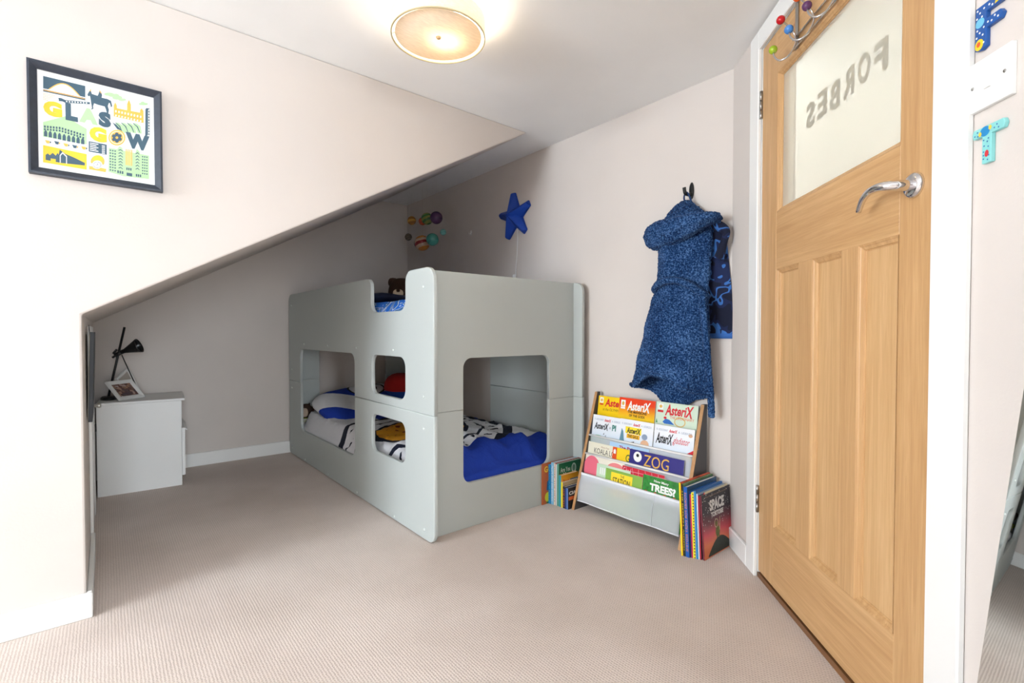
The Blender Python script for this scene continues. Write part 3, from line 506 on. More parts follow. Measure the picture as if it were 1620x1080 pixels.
bulb_m = bpy.data.materials.new('bulb_glow'); bulb_m.use_nodes = True
bb = bulb_m.node_tree.nodes['Principled BSDF']; bb.inputs['Emission Color'].default_value = (1, 0.74, 0.42, 1); bb.inputs['Emission Strength'].default_value = 60
lathe('bulb', [(0, -0.020), (0.013, -0.017), (0.018, 0), (0.013, 0.017), (0, 0.02)], bulb_m, lamp, 16, Matrix.Translation((0.045, 0.01, ZB+0.042)))
bl = bpy.data.lights.new('lamp_light', 'POINT'); bl.energy = 6.5; bl.color = (1, 0.88, 0.72); bl.shadow_soft_size = 0.025
blo = bpy.data.objects.new('lamp_light', bl); col.objects.link(blo); blo.parent = lamp; blo.location = (0.045, 0.01, ZB+0.035)

# ------------------------------------------------------------------ bunk bed
BX, BYN, BYF, BH, SEAM = 1.049, 1.763, 3.845, 1.176, 0.546
bed = thing('bunk_bed', 'low pale sage-grey panelled bunk bed with rounded window cut-outs', 'bed', (BX, BYN, 0))
def BP(x, y, z): return (x-BX, y-BYN, z)
TH = 0.020
# long side panels stand in the YZ plane: u = y, v = z
def side_frame(x): return Matrix(((0, 0, 1, x+TH/2-BX), (1, 0, 0, -BYN), (0, 1, 0, 0), (0, 0, 0, 1)))
def end_frame(y): return Matrix(((1, 0, 0, -BX), (0, 0, -1, y+TH/2-BYN), (0, 1, 0, 0), (0, 0, 0, 1)))
g = 0.0007
upper = rounded([(BYN, SEAM+g, 0), (2.605, SEAM+g, 0), (2.605, 0.782, 0.055), (3.572, 0.782, 0.055), (3.572, SEAM+g, 0), (BYF, SEAM+g, 0), (BYF, BH, 0.06),
                 (2.384, BH, 0.05), (2.384, 0.999, 0.055), (2.012, 0.999, 0.055), (2.012, BH, 0.05), (BYN, BH, 0.06)])
lower = rounded([(BYN, 0.004, 0.045), (BYF, 0.004, 0.03), (BYF, SEAM-g, 0), (3.572, SEAM-g, 0), (3.572, 0.212, 0.055), (2.605, 0.212, 0.055), (2.605, SEAM-g, 0), (BYN, SEAM-g, 0)])
plate('side_panel', upper, [rrect(2.016, 0.588, 2.380, 0.784, 0.05)], TH, MAT_BED, bed, side_frame(BX))
plate('side_panel', lower, [rrect(2.018, 0.294, 2.382, 0.482, 0.045)], TH, MAT_BED, bed, side_frame(BX))
EX0, EX1 = BX+TH, 1.976
eup = rounded([(EX0, SEAM+g, 0), (1.247, SEAM+g, 0), (1.247, 0.781, 0.045), (1.792, 0.781, 0.045), (1.792, SEAM+g, 0), (EX1, SEAM+g, 0), (EX1, 1.168, 0), (EX0, 1.168, 0)])
elo = rounded([(EX0, 0.0, 0), (EX1, 0, 0), (EX1, SEAM-g, 0), (1.792, SEAM-g, 0), (1.792, 0.205, 0.045), (1.247, 0.205, 0.045), (1.247, SEAM-g, 0), (EX0, SEAM-g, 0)])
for y in (1.8365, 3.775):
    plate('end_panel', eup, [], TH, MAT_BED, bed, end_frame(y), 0.0015)
    plate('end_panel', elo, [], TH, MAT_BED, bed, end_frame(y), 0.0015)
for (a, b, r0, r1) in ((BYN+0.01, 2.592, 0.05, 0.0), (3.3, BYF, 0.0, 0.05)):
    plate('back_panel', rounded([(a, SEAM+g, 0), (b, SEAM+g, 0), (b, BH-0.008, r1), (a, BH-0.008, r0)]), [], TH, MAT_BED, bed, side_frame(EX1), 0.003)
    plate('back_panel', rounded([(a, 0.0, 0), (b, 0.0, 0), (b, SEAM-g, 0), (a, SEAM-g, 0)]), [], TH, MAT_BED, bed, side_frame(EX1), 0.003)
plate('back_panel', rect_poly(2.594, 0.84, 3.298, BH-0.008), [], TH, MAT_BED, bed, side_frame(EX1), 0.003)
box('upper_bed_base', BP(EX0+0.001, 1.858, 0.80), BP(EX1-0.001, 3.773, 0.835), MAT_BED, bed)
box('lower_bed_base', BP(EX0+0.001, 1.858, 0.10), BP(EX1-0.001, 3.773, 0.12), MAT_BED, bed)
for (y, z) in [(3.775, 1.094), (3.484, 0.816), (3.025, 0.815), (2.58, 0.814), (2.135, 0.813), (1.847, 1.094), (1.848, 0.622), (1.849, 0.484), (1.846, 0.046),
               (2.13, 0.022), (2.578, 0.022), (3.025, 0.022), (3.477, 0.022), (3.775, 0.049), (3.775, 0.627), (3.775, 0.492)]:
    lathe('bolt_cap', [(0, -0.0045), (0.004, -0.004), (0.0065, -0.0015), (0.007, 0), (0, 0)], pm((214, 220, 216), 0.25), bed, 12,
          Matrix.Translation(BP(BX, y, z)) @ Matrix.Rotation(R(90), 4, 'Y'))

# ------------------------------------------------------------------ bedding
def fbm(x, y, z, o=3):
    return noise.fractal(Vector((x, y, z)), 1.0, 2.0, o)
def sheet_mesh(name, x0, x1, y0, y1, nx, ny, hfun, zbot, mat, loc, drop=0.0):
    """soft slab: grid top with given heights, skirt down to zbot, closed"""
    bm = bmesh.new(); V = {}
    for i in range(nx+1):
        for j in range(ny+1):
            u, v = i/nx, j/ny; x = x0+(x1-x0)*u; y = y0+(y1-y0)*v
            V[i, j] = bm.verts.new((x-loc[0], y-loc[1], hfun(x, y, u, v)-loc[2]))
    for i in range(nx):
        for j in range(ny):
            f = bm.faces.new((V[i, j], V[i+1, j], V[i+1, j+1], V[i, j+1])); f.smooth = True
    ring = [(i, 0) for i in range(nx)] + [(nx, j) for j in range(ny)] + [(i, ny) for i in range(nx, 0, -1)] + [(0, j) for j in range(ny, 0, -1)]
    low = {}
    for i in range(nx+1):
        for j in range(ny+1):
            c = V[i, j].co; rim = i < 2 or j < 2 or i > nx-2 or j > ny-2
            low[i, j] = bm.verts.new((c.x, c.y, min((zbot-drop if rim else zbot)-loc[2], c.z-0.002)))
    for i in range(nx):
        for j in range(ny): bm.faces.new((low[i, j], low[i, j+1], low[i+1, j+1], low[i+1, j]))
    for a, b in zip(ring, ring[1:]+ring[:1]):
        f = bm.faces.new((V[a], low[a], low[b], V[b])); f.smooth = True
    o = frombm(name, bm, mat); o.location = loc; return o
MAT_SHEET = pm((228, 228, 232), 0.9)
o = box('mattress', (-0.405, -0.88, 0), (0.405, 0.93, 0.10), MAT_SHEET, bev=0.03, seg=3); o.location = (1.522, 2.815, 0.1205)
tag(o, 'thin white mattress under the duvet on the lower bunk', 'mattress')
def duvet_mat():
    k = NT('printed_duvet_cover')
    sep = k.n('ShaderNodeSeparateXYZ'); k.l(k.tc.outputs['Object'], sep.inputs[0])
    X, Y = sep.outputs['X'], sep.outputs['Y']
    cx, cy = 0.0, 0.0
    r = k.math('SQRT', k.math('ADD', k.math('POWER', k.math('SUBTRACT', X, cx), 2), k.math('POWER', k.math('SUBTRACT', Y, cy), 2)))
    ang = k.math('ARCTAN2', k.math('SUBTRACT', Y, cy), k.math('SUBTRACT', X, cx))
    W, Bk, Go, Bl = (236, 236, 240), (18, 26, 48), (238, 164, 30), (20, 62, 178)
    rings = k.ramp(r, [(0.0, Go), (0.25, Bk), (0.275, W), (0.35, Bk), (0.37, W), (0.475, Bk), (0.53, W)], 'CONSTANT')
    # broken dark lettering-like marks in the white band and dabs on the gold disc
    seg = k.math('SINE', k.math('MULTIPLY', ang, 40)); nz = k.n('ShaderNodeTexNoise', Scale=30.0, Detail=1.0); k.l(k.tc.outputs['Object'], nz.inputs['Vector'])
    inb = k.math('MULTIPLY', k.math('GREATER_THAN', r, 0.40), k.math('LESS_THAN', r, 0.45))
    mk = k.math('MULTIPLY', inb, k.math('GREATER_THAN', k.math('MULTIPLY', seg, nz.outputs['Fac']), 0.44))
    rings = k.mix(mk, rings, Bk)
    ng = k.n('ShaderNodeTexNoise', Scale=17.0, Detail=1.0); k.l(k.tc.outputs['Object'], ng.inputs['Vector'])
    dab = k.math('MULTIPLY', k.math('LESS_THAN', r, 0.23), k.math('GREATER_THAN', ng.outputs['Fac'], 0.62))
    rings = k.mix(dab, rings, (150, 60, 20))
    # blue shards outside the roundel
    wob = k.n('ShaderNodeTexNoise', Scale=6.0, Detail=1.0); k.l(k.tc.outputs['Object'], wob.inputs['Vector'])
    sh = k.math('SINE', k.math('ADD', k.math('MULTIPLY', ang, 5), 1.2))
    shard = k.math('MULTIPLY', k.math('GREATER_THAN', r, 0.53), k.math('GREATER_THAN', sh, 0.25))
    c = k.mix(shard, rings, Bl)
    # plain blue foot end
    edge = k.math('ADD', -0.46, k.math('MULTIPLY', k.math('SUBTRACT', wob.outputs['Fac'], 0.5), 0.06))
    c = k.mix(k.math('LESS_THAN', Y, edge), c, Bl)
    k.l(c, k.b.inputs['Base Color']); k.b.inputs['Roughness'].default_value = 0.85
    wr = k.n('ShaderNodeTexNoise', Scale=14.0, Detail=5.0, Distortion=1.2); k.l(k.tc.outputs['Object'], wr.inputs['Vector'])
    k.bump(wr.outputs['Fac'], 0.6, 0.012)
    return k.m
MAT_DUVET = duvet_mat()
def sm(a, b, t):
    t = max(0, min(1, (t-a)/(b-a))); return t*t*(3-2*t)
def duvet_h(x, y, u, v):
    ed = sm(0, 0.07, u)*sm(0, 0.05, 1-u)*sm(0, 0.075, v)*sm(0, 0.05, 1-v)
    h = 0.215 + 0.095*ed + 0.035*math.exp(-((x-1.5)/0.3)**2 - ((y-2.4)/0.55)**2)
    fold = abs(fbm(x*3.5+1, y*9, 0.3))*0.028 + 0.010*math.sin(x*38+3*fbm(x*2, y*3, 1))*sm(0.45, 0.0, v)*1.2
    return h + fold*ed + 0.006*fbm(x*12, y*12, 2) + 0.013*math.sin(x*34+5*fbm(x*3, y*4, 7))*sm(0, 0.03, v)*sm(0.17, 0.05, v)
o = sheet_mesh('duvet', 1.074, 1.968, 1.866, 3.70, 60, 110, duvet_h, 0.2215, MAT_DUVET, (1.40, 2.50, 0.2215), 0.085)
tag(o, 'blue, white and gold printed duvet spread over the lower bunk', 'duvet')
def cushion(name, a, b, c, mat, loc, rot, nu=28, nv=14, e=0.55, wr=0.006, parent=None):
    bm = bmesh.new(); rings = []
    for j in range(nv+1):
        ph = -PI/2 + PI*j/nv; ring = []
        for i in range(nu):
            th = 2*PI*i/nu
            sx = math.copysign(abs(math.cos(th))**e, math.cos(th)); sy = math.copysign(abs(math.sin(th))**e, math.sin(th))
            cr = max(0, math.cos(ph))**0.55; z = math.sin(ph)
            pt = Vector((a*sx*cr, b*sy*cr, c*z)); pt += Vector((1, 1, 1))*wr*fbm(pt.x*9+loc[0], pt.y*9, pt.z*9)
            ring.append(bm.verts.new(pt))
        rings.append(ring)
    for A, B in zip(rings, rings[1:]):
        for i in range(nu): f = bm.faces.new((A[i], A[(i+1) % nu], B[(i+1) % nu], B[i])); f.smooth = True
    bmesh.ops.remove_doubles(bm, verts=bm.verts, dist=1e-5)
    o = frombm(name, bm, mat, parent); o.location = loc; o.rotation_euler = rot; return o
def pillow_mat():
    k = NT('printed_pillowcase')
    sep = k.n('ShaderNodeSeparateXYZ'); k.l(k.tc.outputs['Object'], sep.inputs[0])
    X, Y = sep.outputs['X'], sep.outputs['Y']
    d = k.math('ADD', k.math('MULTIPLY', X, 1.0), k.math('MULTIPLY', Y, 1.0))
    blue = k.math('GREATER_THAN', k.math('SINE', k.math('ADD', k.math('MULTIPLY', d, 13), 0.9)), 0.25)
    c = k.mix(blue, (236, 236, 240), (20, 62, 178))
    r = k.math('SQRT', k.math('ADD', k.math('POWER', k.math('SUBTRACT', X, 0.08), 2), k.math('POWER', k.math('SUBTRACT', Y, 0.10), 2)))
    rg = k.ramp(r, [(0.0, (238, 164, 30)), (0.06, (18, 26, 48)), (0.075, (236, 236, 240)), (0.125, (18, 26, 48)), (0.14, (236, 236, 240))], 'CONSTANT')
    c = k.mix(k.math('LESS_THAN', r, 0.14), c, rg)
    k.l(c, k.b.inputs['Base Color']); k.b.inputs['Roughness'].default_value = 0.85
    wr = k.n('ShaderNodeTexNoise', Scale=12.0, Detail=4.0, Distortion=1.0); k.l(k.tc.outputs['Object'], wr.inputs['Vector']); k.bump(wr.outputs['Fac'], 0.6, 0.012)
    return k.m
o = cushion('pillow', 0.33, 0.24, 0.062, pillow_mat(), (1.45, 3.45, 0.385), (R(16), R(-6), R(4)))
tag(o, 'blue and white printed pillow at the far end of the lower bunk', 'pillow')
# plain round red and blue plush on the lower bunk (its face is left plain)
pl = thing('round_plush', 'round red plush cushion with a blue lower half, at the back of the lower bunk', 'soft toy', (1.76, 3.40, 0.36))
def two_tone(name, top, bot, split):
    k = NT(name); sep = k.n('ShaderNodeSeparateXYZ'); k.l(k.tc.outputs['Object'], sep.inputs[0])
    k.l(k.mix(k.math('GREATER_THAN', sep.outputs['Z'], split), bot, top), k.b.inputs['Base Color']); k.b.inputs['Roughness'].default_value = 0.95
    n = k.n('ShaderNodeTexNoise', Scale=260.0, Detail=2.0); k.l(k.tc.outputs['Object'], n.inputs['Vector']); k.bump(n.outputs['Fac'], 0.3, 0.003)
    return k.m
cushion('plush_body', 0.145, 0.145, 0.115, two_tone('red_and_blue_plush', (196, 34, 34), (30, 84, 180), -0.012), (0, 0, 0.11), (0, 0, 0), e=0.85, wr=0.004, parent=pl)
# small round-bodied plush owl on two books at the end of the lower bunk
for k, (cc, lab, dz) in enumerate((((236, 236, 230), 'white book lying under the small owl plush', 0.0), ((206, 216, 40), 'lime yellow book lying on top of the white book under the owl', 0.024))):
    t = thing('picture_book', lab, 'book', (1.15, 3.735, 0.2215+dz), (0, 0, R(8*k)), 'books lying at the head of the lower bunk')
    box('cover', (-0.07, -0.02, 0), (0.07, 0.035, 0.022), pm(cc, 0.4), t, 0.001); box('pages', (-0.068, -0.0205, 0.003), (0.0705, 0.033, 0.019), MAT_PAPER, t)
ow = thing('owl_plush', 'small brown owl plush with a pale belly, on books at the bunk end', 'soft toy', (1.135, 3.735, 0.268))
MAT_BROWN = pm((70, 48, 36), 0.95, bump=0.6, bscale=180)
lathe('owl_body', [(0, 0), (0.034, 0.004), (0.046, 0.03), (0.045, 0.055), (0.036, 0.082), (0.022, 0.098), (0, 0.102)], MAT_BROWN, ow, 20)
cushion('belly', 0.026, 0.012, 0.033, pm((206, 182, 160), 0.95), (-0.022, -0.034, 0.043), (0, 0, R(-32)), 16, 10, 0.9, 0, ow)
for sx in (-1, 1): cushion('wing', 0.012, 0.026, 0.034, MAT_BROWN, (0.043*sx, 0.0, 0.045), (0, R(12*sx), 0), 14, 8, 0.9, 0, ow)
for sx in (-1, 1): lathe('ear', [(0, 0.022), (0.008, 0.006), (0.011, 0), (0, 0)], MAT_BROWN, ow, 10, Matrix.Translation((0.02*sx, 0, 0.088)) @ Matrix.Rotation(R(20*sx), 4, 'Y'))
# upper bunk
def space_mat(name, base, mid, dots):
    k = NT(name)
    n = k.n('ShaderNodeTexNoise', Scale=5.0, Detail=2.0, Distortion=2.5); k.l(k.tc.outputs['Object'], n.inputs['Vector'])
    c = k.ramp(n.outputs['Fac'], [(0.0, base), (0.46, mid), (0.5, dots), (0.525, base), (0.60, dots), (0.615, mid)], 'CONSTANT')
    v = k.n('ShaderNodeTexVoronoi', Scale=24.0); k.l(k.tc.outputs['Object'], v.inputs['Vector'])
    c = k.mix(k.math('LESS_THAN', v.outputs['Distance'], 0.11), c, dots)
    k.l(c, k.b.inputs['Base Color']); k.b.inputs['Roughness'].default_value = 0.9
    return k.m
MAT_SPACE = space_mat('blue_space_bedding', (24, 110, 214), (60, 112, 170), (214, 228, 240))
o = box('mattress', (-0.445, -0.95, 0), (0.445, 0.95, 0.16), pm((150, 170, 200), 0.9), bev=0.03, seg=3); o.location = (1.522, 2.815, 0.8355)
tag(o, 'mattress on the upper bunk beneath the blue patterned cover', 'mattress')
o = sheet_mesh('bed_cover', 1.073, 1.972, 1.862, 3.768, 40, 80, lambda x, y, u, v: 1.0 + 0.056*sm(0, 0.05, u)*sm(0, 0.05, 1-u)*sm(0, 0.03, v)*sm(0, 0.03, 1-v) + 0.004*fbm(x*9, y*9, 4), 0.9965, MAT_SPACE, (1.522, 2.815, 0.9965))
tag(o, 'blue patterned cover on the upper bunk, seen through the notch', 'bedspread')
k_ = NT('navy_star_fabric'); v_ = k_.n('ShaderNodeTexVoronoi', Scale=14.0); k_.l(k_.tc.outputs['Object'], v_.inputs['Vector'])
k_.l(k_.mix(k_.math('LESS_THAN', v_.outputs['Distance'], 0.13), (16, 24, 52), (190, 205, 220)), k_.b.inputs['Base Color']); k_.b.inputs['Roughness'].default_value = 0.9
o = cushion('cushion', 0.16, 0.20, 0.034, k_.m, (1.30, 2.86, 1.091), (R(-5), 0, R(4)))
tag(o, 'dark navy cushion with pale specks on the upper bunk', 'cushion')
bear = thing('bear_plush', 'dark brown bear plush with a pale muzzle, sitting on the upper bunk', 'soft toy', (1.545, 2.985, 1.045), (0, 0, R(-30)))
MAT_BEAR = pm((58, 34, 22), 0.98, bump=0.8, bscale=150, sheen=0.0)
cushion('bear_body', 0.10, 0.08, 0.07, MAT_BEAR, (0, 0.03, 0.055), (0, 0, 0), e=0.9, parent=bear)
hdn = cushion('bear_head', 0.098, 0.085, 0.092, MAT_BEAR, (0, -0.01, 0.122), (0, 0, 0), e=0.9, parent=bear)
for sx in (-1, 1): cushion('ear', 0.03, 0.016, 0.03, MAT_BEAR, (0.07*sx, 0, 0.188), (0, 0, 0), 14, 8, 0.9, 0.002, bear)
cushion('muzzle', 0.034, 0.024, 0.026, pm((214, 196, 170), 0.95), (-0.03, -0.088, 0.108), (0, 0, 0), 18, 10, 0.9, 0.001, bear)
cushion('nose', 0.012, 0.008, 0.012, MAT_BEAR, (-0.03, -0.110, 0.126), (0, 0, 0), 10, 6, 0.9, 0.0, bear)
for sx in (-1, 1): cushion('paw', 0.036, 0.04, 0.032, MAT_BEAR, (0.06*sx, -0.06, 0.03), (0, 0, 0), 14, 8, 0.9, 0.002, bear)

# ------------------------------------------------------------------ white chest in the alcove with lamp and photo frame
ch = thing('bedside_chest', 'white bedside chest of drawers with an overhanging top, in the alcove', 'chest', (-0.042, 3.462, 0), (0, 0, R(-4)))
CW = 0.382; CD = 0.385
box('carcass', (0, 0, 0.0), (CW, CD, 0.498), MAT_FURN, ch, 0.001)
box('top', (-0.002, -0.004, 0.4985), (CW+0.017, CD, 0.512), MAT_FURN, ch, 0.002)
bm = bmesh.new(); add_box(bm, (CW+0.001, 0.012, 0.055), (CW+0.017, CD-0.01, 0.335), 0.001); add_prism(bm, [(CW+0.017, 0.335), (CW+0.017, 0.325), (CW+0.028, 0.318), (CW+0.028, 0.322)], 0.012, CD-0.01, 'XZ')
frombm('drawer', bm, MAT_FURN, ch)
box('drawer', (CW-0.004, 0.012, 0.345), (CW+0.002, CD-0.01, 0.49), MAT_FURN, ch, 0.001)
box('hinge', (-0.008, -0.002, 0.36), (0.0005, 0.03, 0.40), MAT_BLACK, ch, 0.001)
dl = thing('desk_lamp', 'slim black desk lamp with a cone shade on a leaning pole', 'lamp', (0.012, 3.63, 0.5125))
lathe('base', [(0, 0.018), (0.030, 0.018), (0.036, 0.012), (0.038, 0), (0, 0)], MAT_BLACK, dl, 28, Matrix.Diagonal((1, 1.6, 1, 1)))
tube('pole', [(-0.002, 0.0, 0.012), (0.076, 0.0, 0.416)], 0.0062, MAT_BLACK, dl, 10)
hub = Vector((0.052, -0.012, 0.268))
bm = bmesh.new(); add_tube(bm, [hub+Vector((-0.022, 0.006, -0.016)), hub+Vector((0.018, 0.002, 0.008))], 0.012, 12); add_tube(bm, [hub+Vector((-0.03, 0.0, -0.005)), hub+Vector((-0.012, 0.0, 0.02))], 0.006, 10)
add_tube(bm, [hub+Vector((-0.034, -0.006, -0.028)), hub+Vector((-0.010, -0.006, -0.010))], 0.006, 10)
frombm('clamp', bm, MAT_BLACK, dl)
ax = Vector((0.86, -0.35, 0.40)).normalized(); q = ax.to_track_quat('Z', 'Y').to_matrix().to_4x4()
lathe('cone_shade', [(0.010, 0), (0.013, 0.02), (0.024, 0.05), (0.039, 0.088), (0.043, 0.098), (0.041, 0.098), (0.036, 0.085), (0.02, 0.05), (0.0, 0.03)], pm((20, 20, 21), 0.25), dl, 28, Matrix.Translation(hub+Vector((0.006, 0, 0.002))) @ q)
tube('cable', spline([hub+Vector((0.01, 0.01, -0.015)), (0.075, 0.03, 0.215), (0.115, 0.06, 0.10), (0.145, 0.1, 0.02), (0.15, 0.16, 0.004)], 8), 0.0028, MAT_BLACK, dl, 8)
pf = thing('photo_frame', 'white photo frame with a group snapshot leaning back on the chest', 'photo frame', (0.1145, 3.57, 0.5125), (R(-42.5), 0, R(42.5)))
frame_rail('frame', 0.161, 0.134, 0.022, 0.012, 0.0, MAT_WHITE, pf, lambda u, d, v: (u, d, v+0.0675))
k_ = NT('group_snapshot'); vv = k_.n('ShaderNodeTexVoronoi', Scale=70.0); k_.l(k_.tc.outputs['Object'], vv.inputs['Vector'])
k_.l(k_.ramp(vv.outputs['Color'], [(0.1, (40, 26, 24)), (0.35, (110, 66, 52)), (0.55, (70, 60, 66)), (0.75, (170, 128, 104)), (0.95, (190, 180, 178))]), k_.b.inputs['Base Color']); k_.b.inputs['Roughness'].default_value = 0.3
box('photograph', (-0.061, -0.005, 0.019), (0.061, -0.001, 0.115), k_.m, pf)
box('back_strut', (-0.02, 0.001, 0.01), (0.02, 0.004, 0.10), MAT_WHITE, pf)
pf2 = thing('photo_frame', 'white frame seen edge-on behind the leaning snapshot and black lamp', 'photo frame', (0.125, 3.74, 0.5125), (R(-8), R(-27), R(60)))
frame_rail('frame', 0.13, 0.165, 0.018, 0.012, 0.0, MAT_WHITE, pf2, lambda u, d, v: (u, d, v+0.0825)); box('photograph', (-0.05, -0.005, 0.016), (0.05, -0.001, 0.149), pm((180, 170, 160), 0.4), pf2)
hp = thing('wall_picture', 'thin dark frame hanging edge-on at the alcove entrance', 'picture', (XJ+0.0045, 2.32, 0.575), (0, R(1.6), 0))
box('frame', (0, 0, 0), (0.012, 0.27, 0.325), pm((58, 60, 64), 0.6), hp, 0.001); box('backing', (-0.002, 0.01, 0.01), (0.0, 0.26, 0.315), pm((200, 190, 170), 0.8), hp)
tube('cord', spline([(-0.001, 0.03, 0.29), (-0.006, 0.135, 0.352), (-0.001, 0.24, 0.29)], 6), 0.0008, MAT_BLACK, hp, 6)

# ------------------------------------------------------------------ wall lamp shaped like a star
MAT_STAR = pm((20, 70, 176), 0.5, bump=0.15, bscale=300)
st = thing('star_lamp', 'blue five-pointed star wall lamp with a white cable', 'lamp', (XR, 2.395, 1.640), WALLR_ROT)
bm = bmesh.new(); ap = bm.verts.new((0, -0.085, 0)); N5 = 5; rim = []; ridge = []
for k in range(N5):
    a = PI/2 + 2*PI*k/N5 + R(6); ca, sa = math.cos(a), math.sin(a); Rt = 0.152; wt = 0.020
    t1 = (ca*Rt + sa*wt, sa*Rt - ca*wt); t2 = (ca*Rt - sa*wt, sa*Rt + ca*wt)
    b = a + PI/N5; Ri = 0.066
    rim.append(((t1, t2), (math.cos(b)*Ri, math.sin(b)*Ri), (ca*(Rt-0.004), sa*(Rt-0.004))))
back = []
F1 = []
for k in range(N5):
    (t1, t2), iv, rd = rim[k]
    F1.append((bm.verts.new((t1[0], -0.012, t1[1])), bm.verts.new((t2[0], -0.012, t2[1])), bm.verts.new((iv[0], -0.012, iv[1])), bm.verts.new((rd[0], -0.034, rd[1]))))
    back.append((bm.verts.new((t1[0], -0.001, t1[1])), bm.verts.new((t2[0], -0.001, t2[1])), bm.verts.new((iv[0], -0.001, iv[1]))))
for k in range(N5):
    a1, a2, iv, rd = F1[k]; pv = F1[k-1][2]
    bm.faces.new((ap, pv, a1, rd)); bm.faces.new((ap, rd, a2, iv)); bm.faces.new((rd, a1, a2))
    c1, c2, civ = back[k]; cpv = back[k-1][2]
    bm.faces.new((pv, a1, c1, cpv)); bm.faces.new((a1, a2, c2, c1)); bm.faces.new((a2, iv, civ, c2))
bm.faces.new([v for k in range(N5) for v in back[k]])
bmesh.ops.bevel(bm, geom=list(bm.edges), offset=0.004, segments=2, affect='EDGES')
frombm('star_shell', bm, MAT_STAR, st)
tube('cable', spline([(0.022, -0.006, -0.06), (0.018, -0.004, -0.15), (0.012, -0.004, -0.25), (0.004, -0.006, -0.34), (0.002, -0.006, -0.46), (0.0, -0.006, -0.7)], 6), 0.0028, MAT_WHITE, st, 8)
box('cable_switch', (-0.012, -0.022, -0.412), (0.012, -0.008, -0.370), MAT_WHITE, st, 0.004, 2)
wh = thing('wall_hook', 'tiny white curved adhesive hook on the wall left of the star', 'hook', (XR, 2.897, 1.616), WALLR_ROT)
box('back_plate', (-0.007, -0.002, -0.016), (0.007, 0, 0.016), MAT_WHITE, wh, 0.0008)
tube('hook', spline([(0.0, -0.002, 0.008), (0.0, -0.008, -0.008), (0.0, -0.016, -0.012), (0.0, -0.020, -0.002)], 5), 0.0022, MAT_WHITE, wh, 8)

# ------------------------------------------------------------------ hanging planets
def banded(name, cols, scale, rot=0.2):
    k = NT(name); mp = k.n('ShaderNodeMapping'); mp.inputs['Rotation'].default_value = (rot, rot*0.6, 0); k.l(k.tc.outputs['Object'], mp.inputs['Vector'])
    sep = k.n('ShaderNodeSeparateXYZ'); k.l(mp.outputs[0], sep.inputs[0])
    nz = k.n('ShaderNodeTexNoise', Scale=22.0, Detail=3.0); k.l(k.tc.outputs['Object'], nz.inputs['Vector'])
    v = k.math('ADD', k.math('MULTIPLY', sep.outputs['Z'], scale), k.math('MULTIPLY', nz.outputs['Fac'], 0.25))
    v = k.math('FRACT', k.math('ADD', v, 5.3))
    k.l(k.ramp(v, [(i/len(cols), c) for i, c in enumerate(cols)], 'CONSTANT' if len(cols) > 3 else 'LINEAR'), k.b.inputs['Base Color']); k.b.inputs['Roughness'].default_value = 0.25
    return k.m
PL = [((653, 349), 1.88, 3.49, 1.784, 0.034, 'mottled yellow planet ball, topmost left of the hanging planets', [(190, 130, 40), (226, 170, 70), (170, 110, 40)], 30, False),
      ((669, 350), 1.90, 3.355, 1.758, 0.030, 'small orange planet ball half hidden behind the green striped one', [(190, 74, 40), (214, 96, 50)], 30, False),
      ((678, 347), 1.86, 3.215, 1.747, 0.044, 'green and olive striped planet ball in the upper row', [(60, 104, 52), (140, 144, 70), (70, 120, 60), (150, 150, 84)], 16, False),
      ((694, 347), 1.84, 3.05, 1.722, 0.045, 'dark purple planet ball at the right of the upper row', [(74, 48, 84), (92, 60, 98)], 20, False),
      ((705, 368), 1.86, 2.99, 1.612, 0.022, 'smallest pale turquoise planet ball, far right of the hanging planets', [(80, 150, 140), (120, 180, 170)], 50, False),
      ((644, 375), 1.90, 3.585, 1.671, 0.029, 'small grey-brown cratered planet ball in the wall corner', [(120, 108, 92), (90, 80, 68)], 60, False),
      ((659, 384), 1.92, 3.465, 1.604, 0.032, 'dark teal planet ball half hidden behind the red striped one', [(20, 54, 76), (30, 80, 96)], 30, False),
      ((670, 387), 1.86, 3.29, 1.576, 0.058, 'cream planet ball with red and orange bands, largest of the hanging planets', [(214, 178, 150), (150, 40, 44), (216, 184, 158), (206, 130, 50)], 11, False),
      ((688, 383), 1.84, 3.105, 1.574, 0.045, 'plain turquoise planet ball in the lower row', [(62, 140, 128), (80, 160, 146)], 20, False)]
for k, (_, x, y, z, r, lab, cols, sc, _) in enumerate(PL):
    t = thing('hanging_planet', lab, 'ornament', (x, y, z), (0, 0, 0), 'hanging planet balls in the corner')
    bm = bmesh.new(); bmesh.ops.create_uvsphere(bm, u_segments=24, v_segments=14, radius=r)
    frombm('ball', bm, banded('planet_paint', cols, sc, 0.15+0.1*(k % 3)), t, True)
    tube('thread', [(0, 0, r*0.9), (0, 0, H-z-0.0002)], 0.0002, pm((196, 186, 178), 0.6), t, 5)

